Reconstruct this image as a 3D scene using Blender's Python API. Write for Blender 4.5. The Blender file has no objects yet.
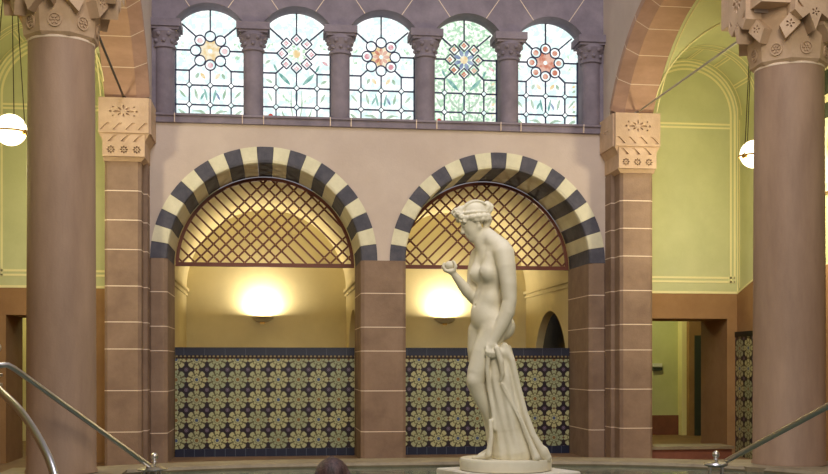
import bpy, bmesh, math, random
import numpy as np
from mathutils import Vector, Matrix
from mathutils.geometry import tessellate_polygon
random.seed(7)
PI = math.pi
scene = bpy.context.scene
COL = scene.collection
XC = 1.14            # middle axis of the hall
YW = 11.4            # front face of the arcade wall
EYE = 1.0
YAW = math.radians(7.3)
F = 1100.0

# ------------------------------------------------------------------ helpers
def tag(o, label=None, cat=None, group=None, kind=None):
    if label: o['label'] = label
    if cat: o['category'] = cat
    if group: o['group'] = group
    if kind: o['kind'] = kind
    return o

def empty(name, loc, label=None, cat=None, group=None):
    o = bpy.data.objects.new(name, None)
    COL.objects.link(o); o.location = loc
    o.empty_display_size = .1
    return tag(o, label, cat, group)

def link_mesh(name, verts, faces, mats, midx=None, parent=None, origin=None, smooth=False):
    if origin is None:
        origin = Vector((0, 0, 0))
    origin = Vector(origin)
    base = Vector((0, 0, 0))
    p = parent
    while p is not None:
        base = base + p.location; p = p.parent
    off = base + origin
    me = bpy.data.meshes.new(name)
    if isinstance(verts, np.ndarray):
        vv = (verts - np.array(off)).tolist()
        ff = faces.tolist() if isinstance(faces, np.ndarray) else faces
    else:
        vv = [tuple(Vector(v) - off) for v in verts]; ff = faces
    me.from_pydata(vv, [], ff)
    if not isinstance(mats, (list, tuple)): mats = [mats]
    for m in mats: me.materials.append(m)
    if midx is not None:
        me.polygons.foreach_set('material_index', midx)
    bm = bmesh.new(); bm.from_mesh(me)
    bmesh.ops.recalc_face_normals(bm, faces=bm.faces)
    bm.to_mesh(me); bm.free()
    if smooth:
        me.polygons.foreach_set('use_smooth', [True] * len(me.polygons))
        if smooth != 'all':
            try: me.set_sharp_from_angle(angle=math.radians(smooth if smooth is not True else 40))
            except Exception: pass
    me.update()
    o = bpy.data.objects.new(name, me)
    COL.objects.link(o)
    o.location = origin
    if parent is not None: o.parent = parent
    return o

class MB:
    def __init__(s): s.v = []; s.f = []; s.m = []
    def add(s, vs, fs, m=0):
        b = len(s.v); s.v += [Vector(p) for p in vs]
        s.f += [tuple(i + b for i in f) for f in fs]; s.m += [m] * len(fs)
        return s
    def box(s, x0, x1, y0, y1, z0, z1, m=0):
        vs = [(x, y, z) for z in (z0, z1) for y in (y0, y1) for x in (x0, x1)]
        return s.add(vs, [(0, 2, 3, 1), (4, 5, 7, 6), (0, 1, 5, 4), (2, 6, 7, 3), (0, 4, 6, 2), (1, 3, 7, 5)], m)
    def prism(s, poly, z0, z1, m=0, top=None):
        n = len(poly); tp = top or poly
        vs = [(x, y, z0) for x, y in poly] + [(x, y, z1) for x, y in tp]
        fs = [(i, (i + 1) % n, n + (i + 1) % n, n + i) for i in range(n)] + [tuple(range(n))[::-1], tuple(range(n, 2 * n))]
        return s.add(vs, fs, m)
    def lathe(s, prof, c, n=32, m=0, axis='z', a0=0.0, a1=2 * PI):
        full = abs(a1 - a0 - 2 * PI) < 1e-6
        k = n if full else n + 1
        vs = []
        for r, h in prof:
            for i in range(k):
                a = a0 + (a1 - a0) * i / n
                if axis == 'z': vs.append((c[0] + r * math.cos(a), c[1] + r * math.sin(a), c[2] + h))
                elif axis == 'y': vs.append((c[0] + r * math.cos(a), c[1] + h, c[2] + r * math.sin(a)))
                else: vs.append((c[0] + h, c[1] + r * math.cos(a), c[2] + r * math.sin(a)))
        fs = []
        for j in range(len(prof) - 1):
            for i in range(n):
                i2 = (i + 1) % k
                fs.append((j * k + i, j * k + i2, (j + 1) * k + i2, (j + 1) * k + i))
        if full:
            if prof[0][0] > 1e-5: fs.append(tuple(range(k))[::-1])
            if prof[-1][0] > 1e-5: fs.append(tuple((len(prof) - 1) * k + i for i in range(k)))
        return s.add(vs, fs, m)
    def sphere(s, c, r, n=16, m=0, sz=1.0):
        prof = [(max(r * math.sin(PI * j / n), 1e-6), -r * sz * math.cos(PI * j / n)) for j in range(n + 1)]
        return s.lathe(prof, c, n * 2, m)
    def tube(s, pts, r, n=10, m=0, closed=False):
        P = [Vector(p) for p in pts]; N = len(P)
        R = r if isinstance(r, (list, tuple)) else [r] * N
        vs = []; prev = None
        for i in range(N):
            if closed: t = (P[(i + 1) % N] - P[i - 1])
            else: t = P[min(i + 1, N - 1)] - P[max(i - 1, 0)]
            t.normalize()
            if prev is None:
                a = Vector((0, 0, 1)) if abs(t.z) < .9 else Vector((1, 0, 0))
                u = t.cross(a).normalized()
            else:
                u = (prev - t * prev.dot(t)).normalized()
            prev = u; w = t.cross(u)
            for k in range(n):
                a = 2 * PI * k / n
                vs.append(P[i] + (u * math.cos(a) + w * math.sin(a)) * R[i])
        fs = []
        M = N if closed else N - 1
        for i in range(M):
            for k in range(n):
                a, b = i * n + k, i * n + (k + 1) % n
                c, d = ((i + 1) % N) * n + (k + 1) % n, ((i + 1) % N) * n + k
                fs.append((a, b, c, d))
        if not closed:
            fs.append(tuple(range(n))[::-1]); fs.append(tuple((N - 1) * n + k for k in range(n)))
        return s.add(vs, fs, m)
    def plate(s, loops, d0, d1, fn, m=0, msel=None):
        """loops: outline + holes in 2D; fn(u, v, d) gives the 3D point."""
        flat = [p for l in loops for p in l]; n = len(flat)
        tris = tessellate_polygon([[Vector((p[0], p[1], 0)) for p in l] for l in loops])
        vs = [fn(p[0], p[1], d0) for p in flat] + [fn(p[0], p[1], d1) for p in flat]
        fs = [tuple(t) for t in tris] + [tuple(i + n for i in t)[::-1] for t in tris]
        b = 0
        for l in loops:
            k = len(l)
            for i in range(k):
                i2 = (i + 1) % k
                fs.append((b + i, b + i2, n + b + i2, n + b + i))
            b += k
        return s.add(vs, fs, m)
    def bar2(s, p, q, w, d0, d1, fn, m=0):
        """a flat straight bar in a plane"""
        dx, dy = q[0] - p[0], q[1] - p[1]; L = math.hypot(dx, dy)
        if L < 1e-6: return s
        nx, ny = -dy / L * w / 2, dx / L * w / 2
        loop = [(p[0] + nx, p[1] + ny), (p[0] - nx, p[1] - ny), (q[0] - nx, q[1] - ny), (q[0] + nx, q[1] + ny)]
        vs = [fn(a, b, d0) for a, b in loop] + [fn(a, b, d1) for a, b in loop]
        return s.add(vs, [(0, 1, 2, 3), (7, 6, 5, 4), (0, 4, 5, 1), (1, 5, 6, 2), (2, 6, 7, 3), (3, 7, 4, 0)], m)
    def arc2(s, c, r0, r1, a0, a1, d0, d1, fn, n=24, m=0, full=False):
        P = []
        for i in range(n + 1):
            a = a0 + (a1 - a0) * i / n
            P.append((math.cos(a), math.sin(a)))
        vs = []
        for ca, sa in P:
            for r in (r0, r1):
                for d in (d0, d1): vs.append(fn(c[0] + r * ca, c[1] + r * sa, d))
        fs = []
        for i in range(n):
            a, b = i * 4, i * 4 + 4
            fs += [(a, b, b + 2, a + 2), (a + 1, a + 3, b + 3, b + 1), (a, a + 1, b + 1, b), (a + 2, b + 2, b + 3, a + 3)]
        if not full: fs += [(0, 2, 3, 1), (n * 4, n * 4 + 1, n * 4 + 3, n * 4 + 2)]
        return s.add(vs, fs, m)
    def build(s, name, mats, parent=None, smooth=False, origin=None):
        return link_mesh(name, s.v, s.f, mats, s.m, parent, origin, smooth)

def at(px, py, d):
    """point seen at a photo position at distance d along the view axis"""
    r = (px - 414) / F * d; up = (365 - py) / F * d
    return Vector((r * math.cos(YAW) + d * math.sin(YAW), d * math.cos(YAW) - r * math.sin(YAW), EYE + up))

def XZ(y0=0.0, sgn=1):
    return lambda u, v, d: (u, y0 + sgn * d, v)

def copy_tree(o, parent=None):
    c = o.copy(); COL.objects.link(c)
    if parent is not None: c.parent = parent
    for ch in list(o.children): copy_tree(ch, c)
    return c

# ------------------------------------------------------------------ materials
def srgb(r, g, b):
    f = lambda c: (c / 255 / 12.92) if c / 255 <= .04045 else ((c / 255 + .055) / 1.055) ** 2.4
    return (f(r), f(g), f(b), 1)

def mat(name, c1, c2=None, rough=.8, scale=6, detail=6, bump=0.0, metal=0.0, stretch=(1, 1, 1), spec=.3, bscale=None, lo=.35, hi=.65):
    m = bpy.data.materials.new(name); m.use_nodes = True
    nt = m.node_tree; N = nt.nodes; L = nt.links
    b = N['Principled BSDF']
    b.inputs['Roughness'].default_value = rough; b.inputs['Metallic'].default_value = metal
    b.inputs['Specular IOR Level'].default_value = spec
    b.inputs['Base Color'].default_value = c1
    if c2 is not None or bump:
        g = N.new('ShaderNodeNewGeometry'); mp = N.new('ShaderNodeMapping')
        mp.inputs['Scale'].default_value = stretch; L.new(g.outputs['Position'], mp.inputs['Vector'])
        n = N.new('ShaderNodeTexNoise'); n.inputs['Scale'].default_value = scale; n.inputs['Detail'].default_value = detail
        n.inputs['Roughness'].default_value = .65
        L.new(mp.outputs[0], n.inputs['Vector'])
        if c2 is not None:
            r = N.new('ShaderNodeValToRGB'); r.color_ramp.elements[0].color = c1; r.color_ramp.elements[1].color = c2
            r.color_ramp.elements[0].position = lo; r.color_ramp.elements[1].position = hi
            L.new(n.outputs['Fac'], r.inputs['Fac']); L.new(r.outputs[0], b.inputs['Base Color'])
        if bump:
            n2 = N.new('ShaderNodeTexNoise'); n2.inputs['Scale'].default_value = bscale or scale * 6; n2.inputs['Detail'].default_value = 4
            L.new(g.outputs['Position'], n2.inputs['Vector'])
            bp = N.new('ShaderNodeBump'); bp.inputs['Strength'].default_value = bump; bp.inputs['Distance'].default_value = .01
            L.new(n2.outputs['Fac'], bp.inputs['Height']); L.new(bp.outputs[0], b.inputs['Normal'])
    return m

def emit(name, col, st):
    m = bpy.data.materials.new(name); m.use_nodes = True
    nt = m.node_tree; nt.nodes.clear()
    e = nt.nodes.new('ShaderNodeEmission'); e.inputs[0].default_value = col; e.inputs[1].default_value = st
    o = nt.nodes.new('ShaderNodeOutputMaterial'); nt.links.new(e.outputs[0], o.inputs[0])
    return m

M = {}
M['sand'] = mat('red_sandstone', srgb(127, 104, 87), srgb(149, 125, 105), .85, 3.0, 8, .25, bscale=60)
M['sand_b'] = mat('red_sandstone_smooth', srgb(166, 132, 110), srgb(188, 152, 130), .85, 2.2, 8, .15, stretch=(1, 1, 3), bscale=50)
M['col'] = mat('column_stone', srgb(146, 119, 99), srgb(170, 141, 118), .6, 2.5, 9, .15, stretch=(1.6, 1.6, .35), bscale=70, spec=.4)
M['cap'] = mat('capital_stone', srgb(184, 156, 128), srgb(204, 176, 148), .85, 4, 6, .2, bscale=60)
M['mortar'] = mat('lime_joint', srgb(226, 206, 184), rough=.9)
M['upper'] = mat('grey_violet_stone', srgb(117, 108, 118), srgb(139, 129, 138), .9, 4, 8, .2, bscale=60)
M['plaster'] = mat('lilac_beige_plaster', srgb(190, 173, 160), srgb(202, 186, 173), .95, 1.6, 8, .15, bscale=50)
M['niche'] = mat('cream_plaster', srgb(205, 193, 152), srgb(214, 202, 160), .95, 2, 6, .1, bscale=50)
M['green'] = mat('green_plaster', srgb(194, 197, 146), srgb(205, 207, 157), .95, 2, 6, .1, bscale=50)
M['paint'] = mat('cream_paint_line', srgb(240, 232, 176), rough=.9)
M['dado'] = mat('ochre_brown_plaster', srgb(150, 114, 76), srgb(164, 127, 86), .9, 3, 6, .15, bscale=50)
M['black_v'] = mat('dark_voussoir', srgb(74, 74, 84), srgb(94, 92, 100), .85, 9, 8, .3, bscale=70)
M['white_v'] = mat('pale_voussoir', srgb(212, 206, 176), srgb(226, 220, 190), .85, 7, 6, .2, bscale=60)
M['wood'] = mat('red_brown_lattice', srgb(112, 60, 46), rough=.5, spec=.4)
M['brass'] = mat('brass', srgb(190, 150, 80), rough=.35, metal=1)
M['chrome'] = mat('polished_steel', srgb(205, 200, 194), rough=.33, metal=1)
M['iron'] = mat('dark_iron', srgb(60, 48, 42), rough=.5, metal=.6)
M['steelrod'] = mat('tie_rod_steel', srgb(170, 165, 150), rough=.35, metal=.8)
M['marble'] = mat('statue_marble', srgb(228, 221, 198), srgb(212, 202, 174), .55, 5, 8, .12, bscale=40, spec=.35, lo=.45, hi=.8)
M['plinthm'] = mat('pedestal_stone', srgb(226, 220, 206), srgb(208, 200, 184), .6, 8, 6, .1, bscale=60)
M['rim'] = mat('rim_marble', srgb(152, 138, 112), srgb(128, 114, 90), .5, 6, 7, .12, bscale=50, spec=.4)
M['floor'] = mat('aisle_floor_stone', srgb(120, 92, 66), srgb(140, 108, 80), .6, 4, 6, .1, bscale=40)
M['olive'] = mat('shaded_olive_plaster', srgb(96, 88, 58), srgb(108, 98, 66), .95)  # shade of the niche side openings put into the wall colour
M['basin'] = mat('basin_tile', srgb(86, 104, 96), srgb(104, 122, 112), .5, 8, 4)
M['lead'] = mat('lead_came', srgb(60, 66, 96), rough=.6)
M['lead2'] = mat('ventilator_iron', srgb(40, 40, 44), rough=.6)
M['stepm'] = mat('red_step_stone', srgb(136, 84, 64), srgb(120, 74, 56), .7, 6, 5)
M['black'] = mat('black_edge_tile', srgb(26, 26, 28), rough=.35)
M['sign'] = mat('sign_white', srgb(225, 225, 210), rough=.5)
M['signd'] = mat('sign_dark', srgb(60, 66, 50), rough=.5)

# painted ceramic wall: dark stars at the crossings, pale eight lobed flowers between
def tile_mat(name, axis, off_u, off_v, P=.2205):
    m = bpy.data.materials.new(name); m.use_nodes = True
    nt = m.node_tree; N = nt.nodes; L = nt.links; b = N['Principled BSDF']
    b.inputs['Roughness'].default_value = .3; b.inputs['Specular IOR Level'].default_value = .5
    tc = N.new('ShaderNodeTexCoord'); sp = N.new('ShaderNodeSeparateXYZ'); L.new(tc.outputs['Object'], sp.inputs[0])
    def mt(op, a, b_=None, c=None):
        n = N.new('ShaderNodeMath'); n.operation = op
        for i, q in enumerate((a, b_, c)):
            if q is None: continue
            if isinstance(q, (int, float)): n.inputs[i].default_value = q
            else: L.new(q, n.inputs[i])
        return n.outputs[0]
    def mix(fac, a, c):
        n = N.new('ShaderNodeMix'); n.data_type = 'RGBA'
        L.new(fac, n.inputs[0])
        for i, q in ((6, a), (7, c)):
            if isinstance(q, tuple): n.inputs[i].default_value = q
            else: L.new(q, n.inputs[i])
        return n.outputs[2]
    u = mt('DIVIDE', mt('SUBTRACT', sp.outputs[axis], off_u), P)
    v = mt('DIVIDE', mt('SUBTRACT', sp.outputs[2], off_v), P)
    fu = mt('SUBTRACT', mt('FRACT', mt('ADD', u, 50.0)), .5)
    fv = mt('SUBTRACT', mt('FRACT', mt('ADD', v, 50.0)), .5)
    r = mt('SQRT', mt('ADD', mt('MULTIPLY', fu, fu), mt('MULTIPLY', fv, fv)))
    th = mt('ARCTAN2', fv, fu)
    c8 = mt('COSINE', mt('MULTIPLY', th, 8.0))
    R = mt('ADD', mt('MULTIPLY', c8, .04), .485)
    flower = mt('LESS_THAN', r, R)
    # dark veins between petals and an inner ring
    vein = mt('MULTIPLY', mt('LESS_THAN', c8, -.62), mt('GREATER_THAN', r, .2))
    ring = mt('LESS_THAN', mt('ABSOLUTE', mt('SUBTRACT', r, mt('ADD', mt('MULTIPLY', c8, .03), .27))), .022)
    ring2 = mt('LESS_THAN', mt('ABSOLUTE', mt('SUBTRACT', r, .15)), .02)
    core = mt('LESS_THAN', r, .085)
    cu = mt('SUBTRACT', .5, mt('ABSOLUTE', fu)); cv = mt('SUBTRACT', .5, mt('ABSOLUTE', fv))
    s = mt('ADD', cu, cv); rc = mt('SQRT', mt('ADD', mt('MULTIPLY', cu, cu), mt('MULTIPLY', cv, cv)))
    star = mt('LESS_THAN', s, .30); eye = mt('LESS_THAN', rc, .09); eye2 = mt('LESS_THAN', mt('ABSOLUTE', mt('SUBTRACT', rc, .055)), .014)
    me_ = mt('MINIMUM', mt('ADD', cu, mt('ABSOLUTE', fv)), mt('ADD', cv, mt('ABSOLUTE', fu)))
    edge = mt('LESS_THAN', me_, .075)
    # colour varies from flower to flower
    wn = N.new('ShaderNodeTexWhiteNoise'); cb = N.new('ShaderNodeCombineXYZ')
    L.new(mt('FLOOR', mt('ADD', u, 50.0)), cb.inputs[0]); L.new(mt('FLOOR', mt('ADD', v, 50.0)), cb.inputs[1]); L.new(cb.outputs[0], wn.inputs['Vector'])
    pet = mix(wn.outputs['Value'], srgb(186, 182, 134), srgb(154, 162, 128))
    col = mix(flower, srgb(44, 36, 40), pet)
    col = mix(mt('MULTIPLY', ring, flower), col, srgb(100, 96, 60))
    col = mix(mt('MULTIPLY', vein, flower), col, srgb(92, 84, 56))
    col = mix(ring2, col, srgb(120, 124, 96))
    col = mix(core, col, mix(mt('GREATER_THAN', wn.outputs['Value'], .5), srgb(70, 84, 120), srgb(130, 92, 50)))
    col = mix(edge, col, srgb(110, 76, 48))
    col = mix(star, col, srgb(38, 30, 38))
    col = mix(eye, col, srgb(128, 112, 128))
    col = mix(eye2, col, srgb(60, 46, 64))
    L.new(col, b.inputs['Base Color'])
    return m

def band_mat(name, axis, base, joint, P, w=.06, spec=.5):
    m = bpy.data.materials.new(name); m.use_nodes = True
    nt = m.node_tree; N = nt.nodes; L = nt.links; b = N['Principled BSDF']
    b.inputs['Roughness'].default_value = .3; b.inputs['Specular IOR Level'].default_value = spec
    tc = N.new('ShaderNodeTexCoord'); sp = N.new('ShaderNodeSeparateXYZ'); L.new(tc.outputs['Object'], sp.inputs[0])
    a = N.new('ShaderNodeMath'); a.operation = 'MULTIPLY_ADD'; L.new(sp.outputs[axis], a.inputs[0]); a.inputs[1].default_value = 1 / P; a.inputs[2].default_value = 50
    f = N.new('ShaderNodeMath'); f.operation = 'FRACT'; L.new(a.outputs[0], f.inputs[0])
    l = N.new('ShaderNodeMath'); l.operation = 'LESS_THAN'; L.new(f.outputs[0], l.inputs[0]); l.inputs[1].default_value = w
    x = N.new('ShaderNodeMix'); x.data_type = 'RGBA'; L.new(l.outputs[0], x.inputs[0]); x.inputs[6].default_value = base; x.inputs[7].default_value = joint
    L.new(x.outputs[2], b.inputs['Base Color'])
    return m

# ------------------------------------------------------------------ camera
cd = bpy.data.cameras.new('camera'); cam = bpy.data.objects.new('camera', cd); COL.objects.link(cam)
cam.location = (0, 0, EYE); cam.rotation_euler = (PI / 2, 0, -YAW)
cd.sensor_width = 36; cd.lens = F / 828 * 36; cd.shift_y = (365 - 237) / 828
cd.clip_start = .05; cd.clip_end = 100
scene.camera = cam
# ------------------------------------------------------------------ setting
def struct(mb, name, mats, parent=None, smooth=False):
    o = mb.build(name, mats, parent, smooth)
    if parent is None: o['kind'] = 'structure'
    return o
def circ(c, r, a0, a1, n):
    return [(c[0] + r * math.cos(a0 + (a1 - a0) * i / n), c[1] + r * math.sin(a0 + (a1 - a0) * i / n)) for i in range(n + 1)]
PC = (1.14, 4.66); PR = 3.74; RO = 4.02; ZR = .26; ZW = .222
FL = lambda u, v, d: (u, v, d)

def pool(o, n=112):
    """outline of the pool (a rounded oblong), offset outward by o"""
    a, b, e, P = 3.25, 3.98, 3.0, []
    for i in range(n):
        t = 2 * PI * i / n; c, s_ = math.cos(t), math.sin(t)
        x = a * math.copysign(abs(c) ** (2 / e), c); y = b * math.copysign(abs(s_) ** (2 / e), s_)
        gx = math.copysign(abs(x / a) ** (e - 1), x) / a; gy = math.copysign(abs(y / b) ** (e - 1), y) / b
        L_ = math.hypot(gx, gy); P.append((1.0 + x + o * gx / L_, 4.4 + y + o * gy / L_))
    return P
def sweep(mb, prof, closed, m=0):
    n = 112; vs = []
    for o, z in prof: vs += [(x, y, z) for x, y in pool(o, n)]
    k = len(prof); fs = []
    for j in range(k if closed else k - 1):
        for i in range(n):
            fs.append((j * n + i, j * n + (i + 1) % n, ((j + 1) % k) * n + (i + 1) % n, ((j + 1) % k) * n + i))
    return mb.add(vs, fs, m)
mb = MB(); mb.plate([[(-6, -1), (8.2, -1), (8.2, 17), (-6, 17)], pool(.22)], -.15, 0, FL)
struct(mb, 'floor', M['floor'])
mb = MB(); sweep(mb, [(.10, .2), (.10, -1.0)], False); mb.prism(pool(.2), -1.1, -1.0)
struct(mb, 'pool_basin', M['basin'])

# water
def water_mat():
    m = bpy.data.materials.new('pool_water'); m.use_nodes = True
    nt = m.node_tree; N = nt.nodes; L = nt.links; b = N['Principled BSDF']
    b.inputs['Base Color'].default_value = srgb(84, 98, 86); b.inputs['Roughness'].default_value = .08
    b.inputs['IOR'].default_value = 1.33; b.inputs['Transmission Weight'].default_value = .0; b.inputs['Specular IOR Level'].default_value = .5
    g = N.new('ShaderNodeNewGeometry'); mp = N.new('ShaderNodeMapping'); mp.inputs['Scale'].default_value = (1, 1.0, 1); L.new(g.outputs['Position'], mp.inputs[0])
    n = N.new('ShaderNodeTexNoise'); n.inputs['Scale'].default_value = 5; n.inputs['Detail'].default_value = 4; L.new(mp.outputs[0], n.inputs['Vector'])
    bp = N.new('ShaderNodeBump'); bp.inputs['Strength'].default_value = .25; bp.inputs['Distance'].default_value = .03
    L.new(n.outputs['Fac'], bp.inputs['Height']); L.new(bp.outputs[0], b.inputs['Normal'])
    return m
mb = MB(); mb.add([(x, y, ZW) for x, y in pool(.09)], [tuple(range(112))])
o = mb.build('pool_water', water_mat()); o.data.flip_normals() if o.data.polygons[0].normal.z < 0 else None; o['kind'] = 'stuff'; o['label'] = 'dark green rippled water filling the round pool'; o['category'] = 'water'

# rim ring with rounded nosing, square pads under the columns
COLX = (-1.45, 3.85); COLY = 7.85
root = empty('pool_rim', (PC[0], PC[1], 0), 'pale worn stone kerb running round the pool edge below the tiles', 'pool kerb')
mb = MB(); sweep(mb, [(.02, .0), (.02, .18), (-.02, .205), (-.03, .235), (-.01, .255), (.04, ZR), (.32, ZR), (.36, ZR - .02), (.36, 0.0)], True)
mb.build('kerb_ring', M['rim'], root, smooth=30)
for cx in COLX:
    mb = MB(); s = 1 if cx > XC else -1
    pts = [(cx - .36, COLY - .27), (cx + .36, COLY - .27), (cx + .42, COLY - .2), (cx + .42, COLY + .42), (cx - .42, COLY + .42), (cx - .42, COLY - .2)]
    # slab runs from the column back under the ring
    mb.prism(pts, .002, ZR - .004)
    mb.build('column_pad', M['rim'], root)

# --- the wall above the arches
RIN, ROUT = .985, 1.155
AX = (XC - 1.22, XC + 1.22); ZS = 2.085
HW = 2.40
def zigarc(c, r, n=40): return [(c + r * math.cos(PI - PI * i / n), ZS + r * math.sin(PI - PI * i / n)) for i in range(n + 1)]
x0, x1 = XC - HW, XC + HW
out = [(x0, ZS)] + zigarc(AX[0], ROUT - .002) + zigarc(AX[1], ROUT - .002) + [(x1, ZS), (x1, 3.463), (x0, 3.463)]
mb = MB(); mb.plate([out], 0, .85, XZ(YW))
wall = struct(mb, 'wall_back', M['plaster'])
# sill course
mb = MB(); mb.box(x0, x1, YW - .035, YW + .30, 3.463, 3.55)
mb.box(x0, x1, YW - .055, YW - .03, 3.53, 3.552)
sill = struct(mb, 'trim_1', M['upper'])
mb = MB()
WX = [XC + .895 * k for k in (-2, -1, 0, 1, 2)]
for w in WX:
    for dx in (-.34, .34): mb.box(w + dx - .004, w + dx + .004, YW - .058, YW - .02, 3.463, 3.554)
struct(mb, 'mortar_joint', M['mortar'], sill)
# upper wall with five arched windows
ZSP, ZC, RW, HWN = 4.51, 4.29, .41, .36
def wprof(c, n=24):
    a0 = math.acos(HWN / RW); zsp = ZC + RW * math.sin(a0)
    return [(c - HWN, 4.5 - .1)] + [(c + RW * math.cos(PI - a0 - (PI - 2 * a0) * i / n), ZC + RW * math.sin(PI - a0 - (PI - 2 * a0) * i / n)) for i in range(n + 1)] + [(c + HWN, 4.5 - .1)]
ZL = 4.40
loop = [(x0, ZL)]
for w in WX: loop += wprof(w)
loop += [(x1, ZL), (x1, 6.4), (x0, 6.4)]
mb = MB(); mb.plate([loop], 0, .35, XZ(YW))
# the mullion walls between the windows
edges = [x0] + [v for w in WX for v in (w - HWN, w + HWN)] + [x1]
for i in range(0, len(edges), 2):
    mb.box(edges[i], edges[i + 1], YW + (.10 if 0 < i < 10 else .0), YW + .35, 3.55, ZL)
uw = struct(mb, 'wall_upper', M['upper'])
mb = MB()
for w in WX:
    for a in (62, 118, 20, 160):
        a = math.radians(a); L_ = .30 if math.sin(a) > .5 else .07
        p = (w + (RW + .0) * math.cos(a), ZC + RW * math.sin(a)); q = (p[0] + L_ * math.cos(a) * 1.3, p[1] + L_ * math.sin(a))
        mb.bar2(p, q, .007, -.003, .01, XZ(YW))
for zz in (5.0, 5.35, 5.7, 6.05): mb.box(x0, x1, YW - .003, YW + .01, zz, zz + .008)
struct(mb, 'mortar_joint', M['mortar'], uw)

# stained glass windows
def glass(name, c, c2, st, sc=14):
    m = bpy.data.materials.new(name); m.use_nodes = True
    nt = m.node_tree; nt.nodes.clear(); N = nt.nodes; L = nt.links
    e = N.new('ShaderNodeEmission'); e.inputs[1].default_value = st
    g = N.new('ShaderNodeNewGeometry'); n = N.new('ShaderNodeTexNoise'); n.inputs['Scale'].default_value = sc; n.inputs['Detail'].default_value = 5
    L.new(g.outputs['Position'], n.inputs['Vector'])
    r = N.new('ShaderNodeValToRGB'); r.color_ramp.elements[0].color = c; r.color_ramp.elements[1].color = c2
    r.color_ramp.elements[0].position = .42; r.color_ramp.elements[1].position = .56
    L.new(n.outputs['Fac'], r.inputs[0]); L.new(r.outputs[0], e.inputs[0])
    o = N.new('ShaderNodeOutputMaterial'); L.new(e.outputs[0], o.inputs[0]); return m
GS = 1.0
G = {
 'pale': glass('pale_glass', srgb(206, 230, 228), srgb(252, 254, 252), 1.35 * GS, 22),
 'pale_g': glass('pale_green_glass', srgb(170, 206, 176), srgb(246, 252, 240), 1.25 * GS, 26),
 'gold': glass('amber_glass', srgb(244, 214, 156), srgb(255, 244, 216), 1.0 * GS),
 'rose': glass('rose_glass', srgb(214, 136, 112), srgb(242, 196, 176), .95 * GS),
 'pink': glass('pink_glass', srgb(226, 160, 170), srgb(248, 220, 220), 1.0 * GS),
 'teal': glass('teal_glass', srgb(120, 178, 170), srgb(168, 212, 202), .9 * GS),
 'leaf': glass('leaf_glass', srgb(168, 200, 172), srgb(206, 226, 206), .95 * GS),
 'red': glass('red_glass', srgb(210, 60, 60), srgb(226, 90, 80), .9 * GS),
 'blue': glass('blue_glass', srgb(132, 148, 184), srgb(176, 190, 214), .9 * GS),
}
YG = 11.66
GX = XZ(YG)
def leafp(p, q, w, n=8, bend=0.0):
    """pointed leaf outline from p to q"""
    dx, dy = q[0] - p[0], q[1] - p[1]; L_ = math.hypot(dx, dy); nx, ny = -dy / L_, dx / L_
    a, b = [], []
    for i in range(n + 1):
        t = i / n; h = math.sin(PI * t) ** .8 * w; bb = bend * math.sin(PI * t)
        a.append((p[0] + dx * t + nx * (h + bb), p[1] + dy * t + ny * (h + bb)))
        if 0 < i < n: b.append((p[0] + dx * t + nx * (-h + bb), p[1] + dy * t + ny * (-h + bb)))
    return a + b[::-1]
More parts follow.
